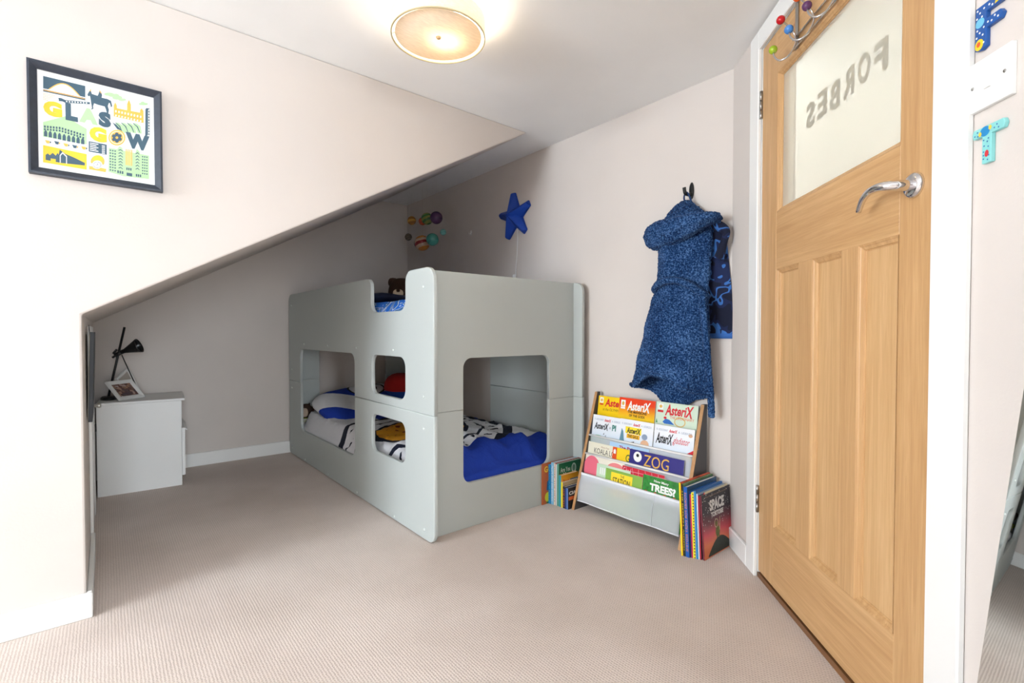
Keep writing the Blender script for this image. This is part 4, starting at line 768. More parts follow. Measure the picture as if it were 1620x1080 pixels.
# ------------------------------------------------------------------ wall hook with bathrobe and shirt
hk = thing('coat_hook', 'black oval coat hook on the wall above the blue robe', 'hook', (XR, 1.174, 1.536), WALLR_ROT)
lathe('back_plate', [(0, 0.007), (0.009, 0.006), (0.0115, 0.003), (0.012, 0), (0, 0)], MAT_BLACK, hk, 24, Matrix.Rotation(R(90), 4, 'X') @ Matrix.Diagonal((1, 3.2, 1, 1)))
tube('peg', spline([(0, -0.004, -0.012), (0, -0.03, -0.024), (0, -0.055, -0.02), (0, -0.064, 0.004)], 6), [0.006]*10 + [0.0075]*9, MAT_BLACK, hk, 12)
def terry():
    k = NT('navy_terry_towelling')
    n = k.n('ShaderNodeTexNoise', Scale=150.0, Detail=3.0, Roughness=0.7); k.l(k.tc.outputs['Object'], n.inputs['Vector'])
    b = k.n('ShaderNodeTexNoise', Scale=9.0, Detail=3.0); k.l(k.tc.outputs['Object'], b.inputs['Vector'])
    v = k.math('ADD', k.math('MULTIPLY', n.outputs['Fac'], 0.8), k.math('MULTIPLY', b.outputs['Fac'], 0.2))
    k.l(k.ramp(v, [(0.36, (11, 25, 54)), (0.5, (32, 62, 106)), (0.64, (88, 126, 174))]), k.b.inputs['Base Color'])
    k.b.inputs['Roughness'].default_value = 1.0; k.b.inputs['Specular IOR Level'].default_value = 0.05; k.b.inputs['Sheen Weight'].default_value = 0.05
    k.bump(n.outputs['Fac'], 0.8, 0.006)
    return k.m
MAT_TERRY = terry()
ctex = bpy.data.textures.new('terry_loops', 'CLOUDS'); ctex.noise_scale = 0.0085; ctex.noise_depth = 1
def terrify(o, strength=0.006, sub=1):
    if sub:
        m = o.modifiers.new('sub', 'SUBSURF'); m.levels = sub; m.render_levels = sub
    m = o.modifiers.new('loops', 'DISPLACE'); m.texture = ctex; m.strength = strength; m.mid_level = 0.5; m.texture_coords = 'LOCAL'
    return o
# local frame of the robe: x to the right along the wall (1.174 - Y), z absolute height - base, -y out of the wall
RZ = 0.50
robe = thing('bathrobe', 'navy blue hooded towelling bathrobe hanging from the black hook', 'robe', (XR, 1.174, RZ), WALLR_ROT)
def lerp_tab(tab, z):
    if z >= tab[0][0]: return tab[0][1:]
    for a, b in zip(tab, tab[1:]):
        if z >= b[0]:
            t = (a[0]-z)/(a[0]-b[0]); t = t*t*(3-2*t)
            return tuple(p+(q-p)*t for p, q in zip(a[1:], b[1:]))
    return tab[-1][1:]
# z, left x, right x, thickness out of the wall
TAB = [(1.46, -0.02, 0.05, 0.05), (1.40, -0.09, 0.10, 0.085), (1.30, -0.118, 0.130, 0.095), (1.16, -0.124, 0.118, 0.09), (1.10, -0.142, 0.108, 0.08), (1.04, -0.162, 0.112, 0.09),
       (0.90, -0.195, 0.122, 0.10), (0.75, -0.228, 0.130, 0.11), (0.60, -0.258, 0.138, 0.115), (0.54, -0.262, 0.140, 0.115)]
def hem(phi, x):
    """lowest z around the tube: front panel rides up, back panel hangs low"""
    front = math.sin(phi)            # 1 at the front
    if front > 0:
        u = (x+0.26)/0.4
        f = 0.640 + 0.062*math.exp(-((u-0.42)/0.20)**2)*sm(0.12, 0.24, u) - 0.012*sm(0.7, 1.0, u)
        return f
    u = (x+0.26)/0.4
    return 0.628 - 0.085*math.exp(-((u-0.48)/0.20)**2) - 0.02*sm(0.5, 0.9, u)*sm(1.05, 0.8, u)
NU, NV = 96, 110
bm = bmesh.new(); grid = []
for j in range(NV+1):
    ring = []
    for i in range(NU):
        phi = 2*PI*i/NU
        cx_ = math.cos(phi); sx_ = math.sin(phi)
        zt = 1.455
        # provisional hem from x at the bottom
        l, r, d = TAB[-1][1:]
        zb = hem(phi, (l+r)/2 - (r-l)/2*cx_*1.0)
        z = zt + (zb-zt)*j/NV
        l, r, d = lerp_tab(TAB, z)
        e = 0.8
        ux = -math.copysign(abs(cx_)**e, cx_); uy = math.copysign(abs(sx_)**e, sx_)
        x = (l+r)/2 + (r-l)/2*ux
        low = sm(1.08, 0.62, z)
        if sx_ > 0:
            fold = low*(0.046*(1-abs(math.sin((x+0.085)*PI/0.15)))**0.8 - 0.006 + 0.018*math.sin(x*31+1.0)) * (1-abs(ux)**6) + 0.003*math.sin(x*60+4*z)
            up = sm(1.08, 1.2, z)
            fold += 0.012*up*fbm(x*9, z*7, 1.0)
            belt = 0.010*math.exp(-((z-1.085+0.9*(x+0.02)**2)/0.018)**2)
            y = -0.012 - d*0.45 - (d*0.80*(1-0.30*ux-0.10*math.sin(x*24)) + fold)*max(0, sx_)**0.9*0.92 + belt*0 + 0.03*math.exp(-((z-1.07)/0.05)**2)*(1-abs(ux)**4)*0.6
        else:
            y = -0.012 - d*0.55*(1+uy) - 0.010*low*(0.5+0.5*math.sin(x*45))*(1-abs(ux)**4)
        y = min(y, -0.006)
        ring.append(bm.verts.new((x, y, z-RZ)))
    grid.append(ring)
for A, B in zip(grid, grid[1:]):
    for i in range(NU): f = bm.faces.new((A[i], A[(i+1) % NU], B[(i+1) % NU], B[i])); f.smooth = True
bm.faces.new(grid[0])
class _V:
    def __init__(s, c): s.co = c
grid_last = [_V(v.co.copy()) for v in grid[-1]]
o = frombm('robe_body', bm, MAT_TERRY, robe)
hem_pts = [v.co.copy() + Vector((0, 0, 0.012)) for v in grid_last]
m = o.modifiers.new('cloth', 'SOLIDIFY'); m.thickness = 0.006; m.offset = -1
terrify(o, 0.008, 2)
hb = bmesh.new(); add_tube(hb, hem_pts, 0.0085, 10, closed=True)
terrify(frombm('hem_band', hb, MAT_TERRY, robe), 0.006, 1)
# hood: drooping cap with a wide folded brim, tilted
def hood_ring(t):
    # t 0..1 from the loop to the brim's lower edge: (centre x, centre z, half width, depth, tilt)
    tab = [(0.0, -0.014, 1.490, 0.018, 0.03, 0.0), (0.10, -0.018, 1.474, 0.040, 0.05, -0.02), (0.25, -0.008, 1.438, 0.072, 0.08, 0.02), (0.44, 0.010, 1.392, 0.112, 0.10, 0.02),
           (0.48, 0.004, 1.396, 0.138, 0.140, 0.0), (0.55, 0.006, 1.384, 0.166, 0.168, -0.05), (0.72, 0.008, 1.352, 0.180, 0.176, -0.09), (0.88, 0.000, 1.320, 0.164, 0.150, -0.15), (1.0, -0.008, 1.308, 0.132, 0.110, -0.18)]
    for a, b in zip(tab, tab[1:]):
        if t <= b[0]:
            s = (t-a[0])/(b[0]-a[0]); return [p+(q-p)*s for p, q in zip(a[1:], b[1:])]
    return list(tab[-1][1:])
bm = bmesh.new(); grid = []; NU2, NV2 = 72, 44
for j in range(NV2+1):
    t = j/NV2; cx_, cz, hw, dp, tl = hood_ring(t); ring = []
    for i in range(NU2):
        ph = 2*PI*i/NU2; c_, s_ = math.cos(ph), math.sin(ph)
        ux = -math.copysign(abs(c_)**0.9, c_); uy = math.copysign(abs(s_)**0.85, s_)
        x = cx_+hw*ux; out = dp*0.5+dp*0.5*uy + 0.010*fbm(x*11, t*4, 3.0)*sm(0, 0.3, t)*max(0, s_)
        z = cz - tl*0.22*ux*(-1 if ux < 0 else -1)*0.6
        z = cz + (-tl)*0.20*ux + (0.020*(ux*ux) - 0.012)*sm(0.5, 1, t) - 0.018*max(0, s_)*sm(0.5, 1.0, t)
        ring.append(bm.verts.new((x, -0.012-out, z-RZ)))
    grid.append(ring)
for A, B in zip(grid, grid[1:]):
    for i in range(NU2): f = bm.faces.new((A[i], A[(i+1) % NU2], B[(i+1) % NU2], B[i])); f.smooth = True
bm.faces.new(grid[0]); bm.faces.new(grid[-1][::-1])
terrify(frombm('hood', bm, MAT_TERRY, robe), 0.008, 2)
tube('hanging_loop', spline([(-0.014, -0.035, 1.478-RZ), (-0.012, -0.043, 1.505-RZ), (0.0, -0.045, 1.521-RZ), (0.012, -0.043, 1.505-RZ), (0.018, -0.035, 1.478-RZ)], 6), 0.004, pm((30, 58, 104), 0.95), robe, 8)
def strap(bm, pts, wdt, thk, n=8):
    pts = spline(pts, n); t = bmesh.new(); rings = []
    for i, p in enumerate(pts):
        d = (pts[min(i+1, len(pts)-1)] - pts[max(0, i-1)]).normalized(); nrm = Vector((0, -1, 0)); s = d.cross(nrm).normalized()
        rings.append([t.verts.new(p + s*wdt*a + nrm*thk*b) for a, b in ((-0.5, -0.3), (-0.35, 0.5), (0.35, 0.5), (0.5, -0.3), (0.3, -0.5), (-0.3, -0.5))])
    for A, B in zip(rings, rings[1:]):
        for k in range(6): f = t.faces.new((A[k], A[(k+1) % 6], B[(k+1) % 6], B[k])); f.smooth = True
    t.faces.new(rings[0][::-1]); t.faces.new(rings[-1]); merge(bm, t)
bm = bmesh.new(); strap(bm, [(-0.150, -0.055, 1.078-RZ), (-0.135, -0.090, 1.096-RZ), (-0.085, -0.122, 1.120-RZ), (-0.015, -0.130, 1.128-RZ), (0.050, -0.118, 1.105-RZ), (0.098, -0.092, 1.066-RZ), (0.118, -0.06, 1.045-RZ)], 0.036, 0.028)
o = terrify(frombm('belt', bm, MAT_TERRY, robe), 0.005, 2)
bm = bmesh.new(); strap(bm, [(0.112, -0.11, 1.06-RZ), (0.122, -0.115, 0.98-RZ), (0.126, -0.10, 0.86-RZ), (0.130, -0.085, 0.74-RZ), (0.136, -0.075, 0.62-RZ), (0.138, -0.072, 0.535-RZ)], 0.034, 0.016)
o = terrify(frombm('belt_end', bm, MAT_TERRY, robe), 0.005, 2)
# camouflage shirt behind the robe
def camo():
    k = NT('navy_camouflage_cotton')
    n = k.n('ShaderNodeTexNoise', Scale=14.0, Detail=1.0, Distortion=0.8); k.l(k.tc.outputs['Object'], n.inputs['Vector'])
    c = k.ramp(n.outputs['Fac'], [(0.0, (14, 20, 44)), (0.42, (22, 34, 72)), (0.50, (56, 108, 178)), (0.585, (16, 24, 52))], 'CONSTANT')
    sep = k.n('ShaderNodeSeparateXYZ'); k.l(k.tc.outputs['Object'], sep.inputs[0])
    c = k.mix(k.math('LESS_THAN', sep.outputs['Z'], 0.022), c, (52, 100, 170))
    k.l(c, k.b.inputs['Base Color']); k.b.inputs['Roughness'].default_value = 0.95
    return k.m
sh = thing('shirt', 'navy camouflage shirt with a light blue hem, hanging behind the robe', 'shirt', (XR, 1.174, 0.872), WALLR_ROT)
bm = bmesh.new(); grid = []
for j in range(41):
    z = 0.50*(1-j/40); ring = []
    rt = 0.165 + 0.03*sm(0.5, 0.1, z) - 0.14*sm(0.46, 0.5, z); lf = -0.02
    for i in range(40):
        ph = 2*PI*i/40; ux = -math.cos(ph); uy = math.sin(ph)
        x = (lf+rt)/2 + (rt-lf)/2*math.copysign(abs(ux)**0.7, ux)
        y = -0.004 - 0.004*(1+uy) - 0.004*math.sin(x*60+z*5)*max(0, uy)*sm(0.1, 0.14, x) - 0.028*sm(0.2, 0.44, z)*max(0, uy)*math.exp(-((x-0.13)/0.04)**2)
        ring.append(bm.verts.new((x, min(-0.003, y), z)))
    grid.append(ring)
for A, B in zip(grid, grid[1:]):
    for i in range(40): f = bm.faces.new((A[i], A[(i+1) % 40], B[(i+1) % 40], B[i])); f.smooth = True
bm.faces.new(grid[0]); bm.faces.new(grid[-1][::-1]); MAT_CAMO = camo()
frombm('shirt_body', bm, MAT_CAMO, sh)
bm = bmesh.new(); add_tube(bm, spline([(0.10, -0.03, 0.49), (0.15, -0.045, 0.475), (0.185, -0.05, 0.445), (0.172, -0.045, 0.40), (0.15, -0.04, 0.34)], 6), [0.018+0.004*math.sin(i*0.3) for i in range(25)], 14)
frombm('sleeve', bm, MAT_CAMO, sh)

# ------------------------------------------------------------------ sling bookcase
bc = thing('sling_bookcase', 'sling bookcase with dark grey sides and white fabric pockets, against the wall', 'bookcase', (1.808, 1.690, 0), WALLR_ROT)
BW = 0.612; MAT_GREY = pm((74, 72, 74), 0.55, bump=0.08, bscale=300); MAT_PLY = oak_mat('birch_edge', 'Z', (176, 128, 82), (206, 160, 112))
side = [(0.0, 0.0), (0.200, 0.0), (0.200, 0.585), (0.178, 0.585)]
for x in (0.0, BW-0.015):
    s_ = prism('side_panel', [(a+0.002, b) for a, b in side], x, x+0.015, MAT_GREY, bc, 'YZ')
    prism('edge_strip', [(0.002, 0.0), (0.180, 0.585), (0.1775, 0.585), (-0.0005, 0.0)], x, x+0.015, MAT_PLY, s_, 'YZ')
    for (yy, zz) in ((0.13, 0.40), (0.105, 0.29)):
        xx = x if x < 0.1 else x+0.015
        lathe('screw_cap', [(0, 0.001), (0.004, 0.001), (0.004, 0), (0, 0)], pm((120, 84, 60), 0.6), s_, 10, Matrix.Translation((xx, yy, zz)) @ Matrix.Rotation(R(90 if x > 0.1 else -90), 4, 'Y'))
BARS = [0.44, 0.368, 0.277, 0.180]
def bar_y(z): return 0.305*z + (0.018 if z > 0.4 else 0.002)
MAT_SLING = NT('white_sling_fabric'); k = MAT_SLING
d_ = k.n('ShaderNodeBsdfDiffuse'); d_.inputs['Color'].default_value = (*lin((238, 240, 243)), 1); t_ = k.n('ShaderNodeBsdfTranslucent'); t_.inputs['Color'].default_value = (*lin((238, 240, 243)), 1)
p_ = k.n('ShaderNodeBsdfTransparent'); m1 = k.n('ShaderNodeMixShader'); m1.inputs[0].default_value = 0.4; m2 = k.n('ShaderNodeMixShader'); m2.inputs[0].default_value = 0.42
k.l(d_.outputs[0], m1.inputs[1]); k.l(t_.outputs[0], m1.inputs[2]); k.l(m1.outputs[0], m2.inputs[1]); k.l(p_.outputs[0], m2.inputs[2]); k.l(m2.outputs[0], k.t.nodes['Material Output'].inputs['Surface'])
MAT_SLING = MAT_SLING.m
for bi, z in enumerate(BARS):
    y = bar_y(z)
    tube('dowel', [(0.0155, y, z), (BW-0.0155, y, z)], 0.0045, MAT_WHITE, bc, 10)
    drop = 0.105 if bi < 3 else 0.132; bm = bmesh.new(); NX, NZ = 40, 14; G = []
    for j in range(NZ+1):
        row = []
        for i in range(NX+1):
            u, v = i/NX, j/NZ; x = 0.022+u*(BW-0.044)
            if bi == 3:
                yy = y - 0.0075 - 0.24*drop*v - 0.006*math.sin(v*PI)*(1+0.6*fbm(u*4, v*2, 1)) - 0.002*math.sin(u*19+v*3)*v
            else:
                yy = y + 0.0072 - 0.14*drop*v
            row.append(bm.verts.new((x, yy, z + (0.004 if v == 0 else 0) - drop*v + (0.0015*math.sin(u*9)*v if bi == 3 else 0))))
        G.append(row)
    for A, B in zip(G, G[1:]):
        for i in range(NX): f = bm.faces.new((A[i], A[i+1], B[i+1], B[i])); f.smooth = True
    sl = frombm('fabric_pocket', bm, MAT_SLING, bc)
    m = sl.modifiers.new('cloth', 'SOLIDIFY'); m.thickness = 0.0008
    if bi == 3:
        for j, dz in ((1, 0.020),):
            strip = bmesh.new(); pts = [(v.co.x, v.co.y-0.0015, v.co.z) for v in []]
            strip.free()
        # stitched hem bands: a folded top band, a bottom hem and the middle seam
        box('top_hem', (0.021, y-0.0098, z-0.026), (BW-0.021, y-0.0080, z+0.005), pm((236, 238, 241), 0.9), sl)
        tube('bottom_hem', [(0.022+u*(BW-0.044), y-0.0075-0.24*drop-0.002*math.sin(u*19+3), z-drop+0.0015*math.sin(u*9)) for u in [q/30 for q in range(31)]], 0.0026, pm((236, 238, 241), 0.9), sl, 6)
        tube('middle_seam', [(0.455, y-0.010-0.24*drop*v-0.0075*math.sin(v*PI), z-drop*v) for v in [q/10 for q in range(11)]], 0.0012, pm((222, 225, 230), 0.9), sl, 6)
tube('dowel', [(0.0155, 0.185, 0.03), (BW-0.0155, 0.185, 0.03)], 0.008, MAT_BLACK, bc, 10)

# ------------------------------------------------------------------ books
def grad_mat(name, top, bot, a, b):
    k = NT(name); sep = k.n('ShaderNodeSeparateXYZ'); k.l(k.tc.outputs['Object'], sep.inputs[0])
    k.l(k.ramp(sep.outputs['Z'], [(a, bot), (b, top)]), k.b.inputs['Base Color']); k.b.inputs['Roughness'].default_value = 0.3; return k.m
BETA = 8.0
def sling_book(label, row, layer, x0, x1, ztop, h, mat, deco=None, decomats=None, t=None):
    t = t or (0.0034 if row < 2 else 0.0022)
    zb = ztop - h*math.cos(R(BETA)); zbar = BARS[row]
    y = bar_y(zbar) + (0.012 if row < 2 else 0.010) + layer*(0.0040 if row < 2 else 0.0025) + math.tan(R(BETA))*(zb-zbar)
    r = thing('picture_book', label, 'book', (1.808+y, 1.690-x0, zb), (R(-BETA), 0, R(-90)), 'picture books in the bookcase pockets')
    wd = x1-x0
    box('cover', (0, 0, 0), (wd, t, h), mat, r, 0.0004)
    box('pages', (0.002, 0.0006, 0.002), (wd+0.0003, t-0.0006, h+0.0003), MAT_PAPER, r)
    if deco:
        P = lambda u, v, k=0: (u, -0.0003-0.00005*k, h+v)     # v measured down from the top edge (negative)
        decal('cover_print', r, P, decomats, lambda bm, P_: deco(bm, P, wd))
    return r
RED, ORG, BLK, WHT, GLD = pm((214, 30, 44), 0.4), pm((226, 84, 30), 0.4), pm((22, 22, 26), 0.4), pm((244, 244, 240), 0.4), pm((224, 178, 80), 0.35)
def jag(bm, P, body, u0, v0, u1, v1, mi, k=2):
    """bold slanted comic lettering, first and last letter oversized"""
    def wp(a, b, u, v):
        q = (abs(a-0.5)*2)**2; return u, v0 + (v-v0)*(0.9+0.22*q) - 0.1*(v1-v0)*q
    add_text(bm, body, u0, v0, u1, v1, lambda u, v: P(u+0.12*(v-v0), v, k), bold=0.03, mi=mi, warp=wp)
def logo(bm, P, u, v, w_, h_, mi, mi2):
    flat(bm, rect_poly(u, v, u+w_, v+h_), lambda a, b: P(a, b, 1), mi); flat(bm, disc_poly(u+w_/2, v+h_*0.5, w_*0.3, h_*0.3, 10), lambda a, b: P(a, b, 2), mi2)
def d_olympic(bm, P, w_):
    logo(bm, P, 0.010, -0.036, 0.024, 0.028, 1, 2); flat(bm, rect_poly(0.010, -0.047, 0.034, -0.040), lambda a, b: P(a, b, 1), 0)
    jag(bm, P, 'AsteriX', 0.045, -0.050, 0.195, -0.010, 0); add_text(bm, 'at the OLYMPIC GAMES', 0.034, -0.074, 0.20, -0.060, lambda a, b: P(a, b, 1), mi=3)
sling_book('yellow comic album with red lettering at the left of the top row', 0, 1, 0.020, 0.235, 0.567, 0.29, pm((248, 206, 24), 0.3), d_olympic, [RED, WHT, GLD, pm((150, 110, 20), 0.5)])
def d_mansions(bm, P, w_):
    logo(bm, P, 0.012, -0.046, 0.027, 0.034, 0, 2); flat(bm, rect_poly(0.012, -0.056, 0.039, -0.048), lambda a, b: P(a, b, 1), 0)
    jag(bm, P, 'AsteriX', 0.052, -0.058, 0.180, -0.012, 0)
    add_text(bm, 'THE MANSIONS', 0.056, -0.073, 0.166, -0.060, lambda a, b: P(a, b, 1), bold=0.03, mi=1); add_text(bm, 'OF THE GODS', 0.066, -0.090, 0.156, -0.078, lambda a, b: P(a, b, 1), bold=0.03, mi=1)
    flat(bm, disc_poly(0.115, -0.125, 0.055, 0.02, 18), lambda a, b: P(a, b, 1), 3)
sling_book('orange-red comic album with white lettering in the middle of the top row', 0, 0, 0.157, 0.367, 0.573, 0.29, grad_mat('orange_gradient_cover', (236, 66, 28), (250, 206, 40), 0.195, 0.262), d_mansions, [WHT, BLK, GLD, pm((232, 226, 236), 0.4)])
def d_legion(bm, P, w_):
    logo(bm, P, 0.012, -0.034, 0.026, 0.026, 0, 3); flat(bm, rect_poly(0.010, -0.048, 0.040, -0.038), lambda a, b: P(a, b, 1), 1)
    jag(bm, P, 'AsteriX', 0.050, -0.056, 0.186, -0.006, 1); add_text(bm, 'THE LEGIONARY', 0.076, -0.072, 0.196, -0.060, lambda a, b: P(a, b, 1), mi=2)
    flat(bm, [(0.04, -0.090), (0.055, -0.074), (0.075, -0.078), (0.102, -0.098), (0.05, -0.098)], lambda a, b: P(a, b, 1), 4)
    o_ = disc_poly(0.128, -0.082, 0.028, 0.022, 20); i_ = disc_poly(0.128, -0.082, 0.024, 0.018, 20)
    for q in range(20): flat(bm, [o_[q], o_[(q+1) % 20], i_[(q+1) % 20], i_[q]], lambda a, b: P(a, b, 1), 3)
    flat(bm, disc_poly(0.052, -0.071, 0.008, 0.006, 10), lambda a, b: P(a, b, 2), 1); flat(bm, [(0.004, -0.098), (0.008, -0.078), (0.014, -0.098)], lambda a, b: P(a, b, 1), 5)
sling_book('pale green comic album with red lettering at the right of the top row', 0, 1, 0.369, 0.580, 0.574, 0.29, pm((214, 230, 208), 0.3), d_legion, [WHT, RED, ORG, GLD, pm((44, 110, 190), 0.4), pm((60, 140, 90), 0.4)])
BLG = pm((140, 156, 180), 0.5)
def d_row2(which):
    def f(bm, P, w_):
        add_text(bm, 'R. GOSCINNY', 0.012, -0.026, 0.070, -0.017, lambda a, b: P(a, b, 1), mi=2); jag(bm, P, 'AsteriX', 0.076, -0.028, 0.116, -0.013, 1, 1); add_text(bm, 'A. UDERZO', 0.122, -0.026, w_-0.012, -0.017, lambda a, b: P(a, b, 1), mi=2)
        if which == 0:
            jag(bm, P, 'AsteriX', 0.014, -0.070, 0.102, -0.036, 0); add_text(bm, '=', 0.110, -0.060, 0.120, -0.052, lambda a, b: P(a, b, 1), mi=0); add_text(bm, 'PI', 0.128, -0.068, 0.152, -0.038, lambda a, b: P(a, b, 1), bold=0.04, mi=3)
            flat(bm, disc_poly(0.045, -0.135, 0.06, 0.035, 18), lambda a, b: P(a, b, 1), 4); flat(bm, [(0.075, -0.092), (0.082, -0.084), (0.08, -0.096)], lambda a, b: P(a, b, 1), 0); flat(bm, [(0.088, -0.1), (0.094, -0.094), (0.092, -0.104)], lambda a, b: P(a, b, 1), 0)
        elif which == 1:
            flat(bm, rect_poly(0.034, -0.066, 0.125, -0.034), lambda a, b: P(a, b, 1), 5); jag(bm, P, 'AsteriX', 0.042, -0.064, 0.120, -0.036, 0, 3); flat(bm, rect_poly(0.044, -0.088, 0.118, -0.068), lambda a, b: P(a, b, 1), 6)
            add_text(bm, 'THE GAUL', 0.050, -0.085, 0.112, -0.071, lambda a, b: P(a, b, 2), bold=0.02, mi=0)
            flat(bm, [(0.0, -0.122), (0.012, -0.046), (0.022, -0.06), (0.034, -0.122)], lambda a, b: P(a, b, 1), 7); flat(bm, disc_poly(0.145, -0.07, 0.016, 0.014, 12), lambda a, b: P(a, b, 1), 2)
            flat(bm, disc_poly(0.148, -0.105, 0.024, 0.022, 12), lambda a, b: P(a, b, 1), 8); flat(bm, [(0.07, -0.105), (0.09, -0.1), (0.088, -0.112)], lambda a, b: P(a, b, 1), 0)
        else:
            jag(bm, P, 'AsteriX', 0.012, -0.082, 0.094, -0.034, 0); add_text(bm, 'the', 0.096, -0.074, 0.106, -0.066, lambda a, b: P(a, b, 1), mi=1)
            add_text(bm, 'gladiator', 0.106, -0.082, 0.186, -0.044, lambda a, b: P(a+0.1*b, b, 1), mi=1, shear=0.25)
            flat(bm, disc_poly(0.182, -0.028, 0.010, 0.008, 10), lambda a, b: P(a, b, 1), 8); flat(bm, [(0.15, -0.12), (0.20, -0.088), (0.20, -0.12)], lambda a, b: P(a, b, 1), 1); flat(bm, [(0.15, -0.13), (0.20, -0.108), (0.20, -0.13)], lambda a, b: P(a, b, 2), 5)
    return f
M2 = [BLK, RED, BLG, pm((60, 130, 120), 0.4), pm((150, 196, 160), 0.5), pm((250, 224, 50), 0.4), pm((240, 180, 30), 0.4), pm((96, 140, 160), 0.5), pm((222, 176, 140), 0.5)]
WC = grad_mat('white_album_cover', (240, 242, 246), (200, 218, 236), 0.12, 0.24)
sling_book('white comic album with black title at the left of the second row', 1, 1, 0.018, 0.208, 0.472, 0.28, WC, d_row2(0), M2)
sling_book('white comic album with a yellow title patch in the middle of the second row', 1, 0, 0.196, 0.386, 0.475, 0.28, WC, d_row2(1), M2)
sling_book('white comic album with a red script word at the right of the second row', 1, 1, 0.388, 0.588, 0.475, 0.28, WC, d_row2(2), M2)
def d_koala(bm, P, w_):
    add_text(bm, 'Mem Fox', 0.085, -0.021, 0.135, -0.013, lambda a, b: P(a, b, 1), mi=1); add_text(bm, 'KOALA', 0.042, -0.052, 0.130, -0.026, lambda a, b: P(a, b, 1), mi=0); add_text(bm, 'LOU', 0.138, -0.052, 0.19, -0.026, lambda a, b: P(a, b, 1), mi=0)
sling_book('cream picture book with thin dark capitals at the left of the third row', 2, 2, 0.017, 0.235, 0.336, 0.24, pm((238, 232, 210), 0.4), d_koala, [pm((50, 44, 40), 0.5), pm((170, 120, 90), 0.5)])
def d_pri(bm, P, w_):
    add_text(bm, 'The', 0.058, -0.026, 0.098, -0.010, lambda a, b: P(a, b, 1), bold=0.03, mi=0); add_text(bm, 'Princess', 0.106, -0.026, 0.198, -0.010, lambda a, b: P(a, b, 1), bold=0.03, mi=0)
sling_book('light blue picture book peeping out at the back of the third row', 2, 3, 0.150, 0.378, 0.357, 0.25, pm((176, 208, 236), 0.4), d_pri, [pm((170, 30, 70), 0.4), pm((70, 70, 120), 0.4)])
def d_gr(bm, P, w_):
    flat(bm, rect_poly(0.0, -0.10, 0.026, 0.0), lambda a, b: P(a, b, 1), 0); flat(bm, [(0.006, -0.032), (0.006, -0.016), (0.013, -0.008), (0.020, -0.016), (0.020, -0.032)], lambda a, b: P(a, b, 2), 1); add_text(bm, 'Gr', 0.080, -0.058, 0.122, -0.022, lambda a, b: P(a, b, 1), bold=0.01, mi=2); add_text(bm, 'uffalo', 0.124, -0.058, 0.20, -0.022, lambda a, b: P(a, b, 1), mi=2)
    flat(bm, rect_poly(0.05, -0.08, 0.11, -0.066), lambda a, b: P(a, b, 1), 3)
sling_book('yellow picture book with an orange corner block, half hidden in the third row', 2, 1, 0.176, 0.390, 0.336, 0.25, pm((246, 206, 30), 0.4), d_gr, [ORG, WHT, pm((60, 100, 40), 0.4), BLK])
def d_zog(bm, P, w_):
    flat(bm, disc_poly(0.046, -0.030, 0.023, 0.024, 20), lambda a, b: P(a, b, 1), 1); flat(bm, disc_poly(0.046, -0.024, 0.008, 0.008, 10), lambda a, b: P(a, b, 2), 2)
    add_text(bm, 'ZOG', 0.082, -0.064, 0.212, -0.012, lambda a, b: P(a, b+0.0, 1), mi=0); add_text(bm, 'and the', 0.068, -0.078, 0.106, -0.070, lambda a, b: P(a, b, 1), mi=0); add_text(bm, 'FLYING DOCTORS', 0.112, -0.085, 0.232, -0.071, lambda a, b: P(a, b, 1), mi=0)
    flat(bm, disc_poly(0.16, -0.10, 0.03, 0.012, 12), lambda a, b: P(a, b, 1), 3)
sling_book('violet-blue picture book with large gold capitals in the third row', 2, 0, 0.278, 0.562, 0.345, 0.25, pm((54, 50, 128), 0.3), d_zog, [GLD, WHT, BLK, ORG])
PINK = pm((236, 112, 132), 0.5)
def d_pink(bm, P, w_):
    flat(bm, disc_poly(0.045, -0.07, 0.052, 0.062, 22), lambda a, b: P(a, max(b, -0.2), 1), 0)
sling_book('cream picture book with pink rounded shapes at the back left of the front pocket', 3, 3, 0.018, 0.262, 0.280, 0.235, pm((240, 232, 214), 0.4), d_pink, [PINK, pm((240, 140, 140), 0.5)])
def d_red(bm, P, w_):
    for q in range(7):
        a0 = 0.02+q*0.035; flat(bm, [(a0, -0.002), (a0+0.0015, -0.002), (a0+0.03-0.012*(q % 3), -0.06), (a0+0.0285-0.012*(q % 3), -0.06)], lambda a, b: P(a, b, 1), 0)
    flat(bm, [(0.0, -0.021), (0.24, -0.012), (0.24, -0.0135), (0.0, -0.0225)], lambda a, b: P(a, b, 1), 0)
    add_text(bm, 'Good', 0.005, -0.034, 0.05, -0.006, lambda a, b: P(a, b, 2), mi=0); add_text(bm, 'wolf', 0.165, -0.045, 0.215, -0.018, lambda a, b: P(a, b, 2), mi=0)
sling_book('red picture book with thin white lines behind the front pocket', 3, 2, 0.252, 0.480, 0.264, 0.225, pm((206, 34, 56), 0.4), None, None)
def d_lg(bm, P, w_):
    for q in range(3): flat(bm, rect_poly(0.022+q*0.012, -0.05, 0.029+q*0.012, -0.016), lambda a, b: P(a, b, 1), 0)
sling_book('pale mint picture book standing behind the green and yellow one', 3, 1, 0.100, 0.300, 0.244, 0.215, pm((206, 228, 200), 0.4), d_lg, [WHT])
def d_station(bm, P, w_):
    flat(bm, rect_poly(0.034, -0.12, 0.158, -0.012), lambda a, b: P(a, b, 1), 0); add_text(bm, 'THE', 0.088, -0.030, 0.112, -0.018, lambda a, b: P(a, b, 2), mi=1); add_text(bm, 'STATION', 0.046, -0.064, 0.146, -0.034, lambda a, b: P(a, b, 2), bold=0.01, mi=1)
